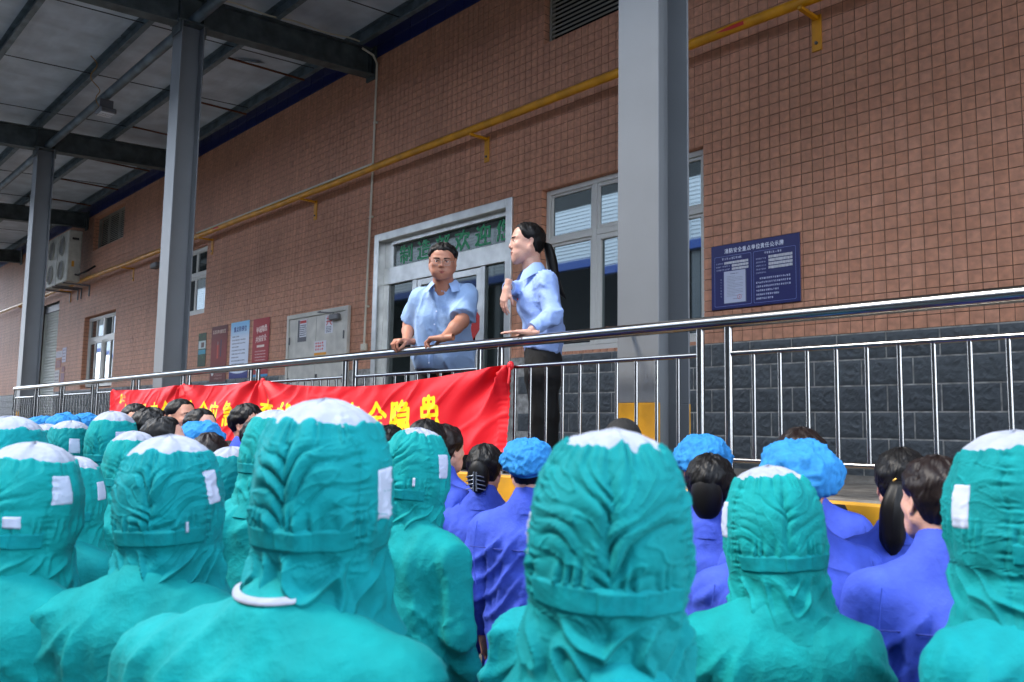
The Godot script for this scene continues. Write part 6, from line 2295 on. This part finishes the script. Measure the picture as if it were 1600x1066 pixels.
	for s: float in [-1, 1]:
		var f := Field.new(Vector3(-0.1, -0.01, -0.12), Vector3(0.1, 0.13, 0.20), 0.009)
		f.cap(Vector3(0, 0.045, -0.05), Vector3(0, 0.035, 0.13), 0.045, 0.036, 0.02, Vector3(1, 1, 1))
		f.clip(Vector3(0, 0.004, 0), Vector3(0, -1, 0))
		part("shoe", mesh_of(skin_of(f)), M.shoe, o, Transform3D(Basis.from_euler(Vector3(0, deg_to_rad(29.0), 0)), Vector3(L.x * 0.12 * s, 0, L.z * 0.12 * s)))
	var pk := tr.march(hip + L * 0.15 - Vector3(0, 0.0, 0) + F * 0.4, -F, 0.6)
	part("pocket_paper", boxmesh(Vector3(-0.028, -0.05, -0.004), Vector3(0.028, 0.05, 0.004), 0.002), M.paper, o, Transform3D(Basis.from_euler(Vector3(0, deg_to_rad(40.0), 0.06)), pk + F * 0.012))

func build_speaker_woman() -> void:
	var base := Vector3(-0.80, DOCK, 2.76)
	var slide := Vector3(-0.67, 0, 0.74) * 0.03
	var o := thing("person", "woman in pale blue blouse and black trousers speaking, ponytail, hand on the rail", "person", base)
	var F := Vector3(-0.67, 0, 0.74)
	var L := Vector3(0.74, 0, 0.67)
	var nsh := Vector3(-0.665, 2.548, 2.840) - base + slide
	var nel := Vector3(-0.560, 2.318, 2.875) - base + slide
	var nwr := Vector3(-0.612, 2.212, 3.055) - base
	var fsh := Vector3(-0.915, 2.560, 2.635) - base + slide
	var fel := Vector3(-0.955, 2.520, 2.865) - base
	var fwr := Vector3(-0.850, 2.505, 3.035) - base
	var hip := Vector3(-0.795, 2.02, 2.735) - base + slide
	var waist := Vector3(-0.790, 2.24, 2.735) - base + slide
	var chest := Vector3(-0.800, 2.44, 2.750) - base + slide
	var neck := Vector3(-0.845, 2.640, 2.780) - base + slide
	var hc := Vector3(-0.905, 2.828, 2.825) - base
	var fl := Field.new(Vector3(-0.32, -0.01, -0.28), Vector3(0.36, 1.52, 0.40), 0.0135)
	fl.cap(hip, chest, 0.10, 0.095, 0.04)
	fl.cap(nsh, fsh, 0.045, 0.045, 0.04)
	fl.cap(chest, neck - Vector3(0, 0.02, 0), 0.075, 0.054, 0.04)
	fl.cap(neck - Vector3(0, 0.04, 0), hc + Vector3(0.008, -0.09, -0.012), 0.060, 0.055, 0.02)
	for a: Array in [[nsh, nel, nwr], [fsh, fel, fwr]]:
		fl.cap(a[0], a[1], 0.046, 0.040, 0.03)
		fl.cap(a[1], (a[1] as Vector3).lerp(a[2], 0.35), 0.040, 0.038, 0.03)
		fl.cap((a[1] as Vector3).lerp(a[2], 0.35), a[2], 0.038, 0.026, 0.03)
	for s: float in [-1, 1]:
		fl.cap(hip + L * 0.085 * s, Vector3(L.x * 0.075 * s, 0.46, L.z * 0.075 * s) - F * 0.01, 0.085, 0.055, 0.03)
		fl.cap(Vector3(L.x * 0.075 * s, 0.46, L.z * 0.075 * s) - F * 0.01, Vector3(L.x * 0.07 * s, 0.09, L.z * 0.07 * s) - F * 0.02, 0.055, 0.035, 0.03)
	var body := MB.new()
	var a := skin_of(fl)
	body.add(a[0], a[1], a[2])
	# face along F, turned a little away
	var yaw := atan2(-F.x, -F.z) + 0.22
	var ht := Transform3D(Basis.from_euler(Vector3(0.02, yaw, 0.0)).scaled(Vector3(1.06, 1.09, 1.06)), hc)
	a = moved(head(0.0040, 1.02, 0.65, true), ht)
	body.add(a[0], a[1], a[2])
	a = moved(hand(-1.0, [0.06, 0.10, 0.06], 0.12, 0.16), Transform3D(frame_xy(Vector3(-0.70, 0.02, 0.70), Vector3(0.05, 1.0, 0.05)), nwr + Vector3(-0.008, -0.014, 0.01)).scaled_local(Vector3.ONE * 0.94))
	body.add(a[0], a[1], a[2])
	a = moved(hand(1.0, [0.20, 0.38, 0.25], 0.35, 0.14), Transform3D(frame_xy(Vector3(-0.22, -0.96, 0.10), Vector3(-0.10, 0.2, 0.97)), fwr + Vector3(0.0, -0.012, 0.012)).scaled_local(Vector3.ONE * 0.94))
	body.add(a[0], a[1], a[2])
	part("body", body.mesh(), M.skin_woman, o)
	add_face(o, 0.98, ht, true, 0.002)
	var mouth := MB.new()
	mouth.ball(Vector3(0, -0.0688, -0.0935), Vector3(0.014, 0.0052, 0.006), 12, 8)
	part("open_mouth", mouth.mesh(), M.shoe, o, ht)
	var hr := part("hair", hair_shell(0.015, 0.95, 1.86, 2.72, 71.0, 0.0016), M.hair, o, ht)
	part("ponytail", ponytail([Vector3(0.0, 0.012, 0.090), Vector3(0.0, 0.0, 0.130), Vector3(0.004, -0.08, 0.158), Vector3(0.006, -0.19, 0.185), Vector3(0.010, -0.285, 0.235), Vector3(0.012, -0.32, 0.265)], [0.026, 0.034, 0.040, 0.034, 0.020, 0.003], 9.0), M.hair, hr)
	# blouse
	var sh := Field.new(Vector3(-0.32, 0.66, -0.28), Vector3(0.40, 1.44, 0.42), 0.0125)
	for s: float in [-1, 1]:
		sh.cap(hip + L * 0.060 * s + Vector3(0, 0.02, 0), waist + L * 0.060 * s, 0.126, 0.120, 0.06)
		sh.cap(waist + L * 0.060 * s, chest + L * 0.070 * s, 0.118, 0.112, 0.06)
		sh.cap(chest + L * 0.065 * s + F * 0.062 - Vector3(0, 0.025, 0), chest + L * 0.06 * s + F * 0.05, 0.090, 0.086, 0.07)
	sh.cap(nsh - Vector3(0, 0.012, 0), fsh - Vector3(0, 0.012, 0), 0.066, 0.066, 0.05)
	sh.cap(chest + Vector3(0, 0.08, 0), neck - Vector3(0, 0.012, 0), 0.092, 0.066, 0.07)
	sh.cap(nsh, nel, 0.066, 0.058, 0.035)
	sh.cap(nel, nel.lerp(nwr, 0.92), 0.058, 0.040, 0.03, Vector3.ONE, true)
	sh.cap(fsh, fel, 0.066, 0.056, 0.035)
	sh.cap(fel, fel.lerp(fwr, 0.90), 0.056, 0.042, 0.03, Vector3.ONE, true)
	sh.clip(hip + Vector3(0, 0.085, 0), (Vector3.DOWN + F * 0.18).normalized())
	var sm := mesh_of(skin_of(sh, func(p: Vector3, n: Vector3) -> float:
		var arm := smoothstep(0.16, 0.22, p.dot(L))
		return fold_depth(Vector3(p.dot(L), p.y, p.dot(F)) * (1.0 + 0.5 * arm), 81.0, 0.0125)))
	var shirt := part("blouse", sm, M.blouse, o)
	part("collar", shirt_collar(0.066, 0.098, 0.052, 0.42, 0.045), M.collar_cloth, shirt, Transform3D(Basis.from_euler(Vector3(-0.16, yaw + 0.05, 0)), neck + Vector3(-0.004, -0.004, 0.006)))
	part("placket", ribbon(sh, chest + Vector3(0, 0.11, 0) + F * 0.05, hip + Vector3(0, 0.12, 0) + F * 0.05, -F, 0.030, 24, 0.003), M.collar_cloth, shirt)
	for q: Array in [[nel, nwr, 0.0440], [fel, fwr, 0.0455]]:
		var cu := MB.new()
		var c0: Vector3 = (q[0] as Vector3).lerp(q[1], 0.70)
		var c1: Vector3 = (q[0] as Vector3).lerp(q[1], 0.935)
		cu.tube(PackedVector3Array([c0, c0.lerp(c1, 0.12), c1]), q[2], 20)
		part("cuff", cu.mesh(), M.blouse, shirt)
	var br := MB.new()
	var rg := PackedVector3Array()
	var ax := (fwr - fel).normalized()
	var sx := ax.cross(Vector3.UP).normalized()
	for k in 21:
		rg.append(fwr + ax * 0.012 + (sx * cos(TAU * k / 20) + sx.cross(ax) * sin(TAU * k / 20)) * 0.030)
	br.tube(rg, 0.0028, 6)
	part("bracelet", br.mesh(), M.steel, o)
	var bp := sh.march(chest + L * 0.09 + F * 0.4, -F, 0.6)
	part("pin_badge", barmesh(bp, bp + F * 0.008, 0.006, 10), M.red_paint, shirt)
	# trousers and shoes
	var tr := Field.new(Vector3(-0.28, 0.05, -0.28), Vector3(0.28, 1.0, 0.28), 0.015)
	for s: float in [-1, 1]:
		tr.cap(hip + L * 0.060 * s + Vector3(0, 0.10, 0), hip + L * 0.070 * s - Vector3(0, 0.06, 0) - F * 0.01, 0.112, 0.125, 0.04)
		tr.cap(hip + L * 0.08 * s - Vector3(0, 0.08, 0), Vector3(L.x * 0.08 * s, 0.46, L.z * 0.08 * s) - F * 0.01, 0.105, 0.085, 0.03)
		tr.cap(Vector3(L.x * 0.08 * s, 0.46, L.z * 0.08 * s) - F * 0.01, Vector3(L.x * 0.075 * s, 0.06, L.z * 0.075 * s) - F * 0.02, 0.085, 0.080, 0.03, Vector3.ONE, true)
	part("trousers", mesh_of(skin_of(tr, func(p: Vector3, n: Vector3) -> float: return fold_depth(p, 86.0, 0.007))), M.trousers, o)
	for s: float in [-1, 1]:
		var f := Field.new(Vector3(-0.1, -0.01, -0.12), Vector3(0.1, 0.13, 0.20), 0.009)
		f.cap(Vector3(0, 0.040, -0.05), Vector3(0, 0.032, 0.12), 0.040, 0.032, 0.02)
		f.clip(Vector3(0, 0.004, 0), Vector3(0, -1, 0))
		part("shoe", mesh_of(skin_of(f)), M.shoe, o, Transform3D(Basis.from_euler(Vector3(0, yaw + PI, 0)), Vector3(L.x * 0.075 * s, 0, L.z * 0.075 * s)))
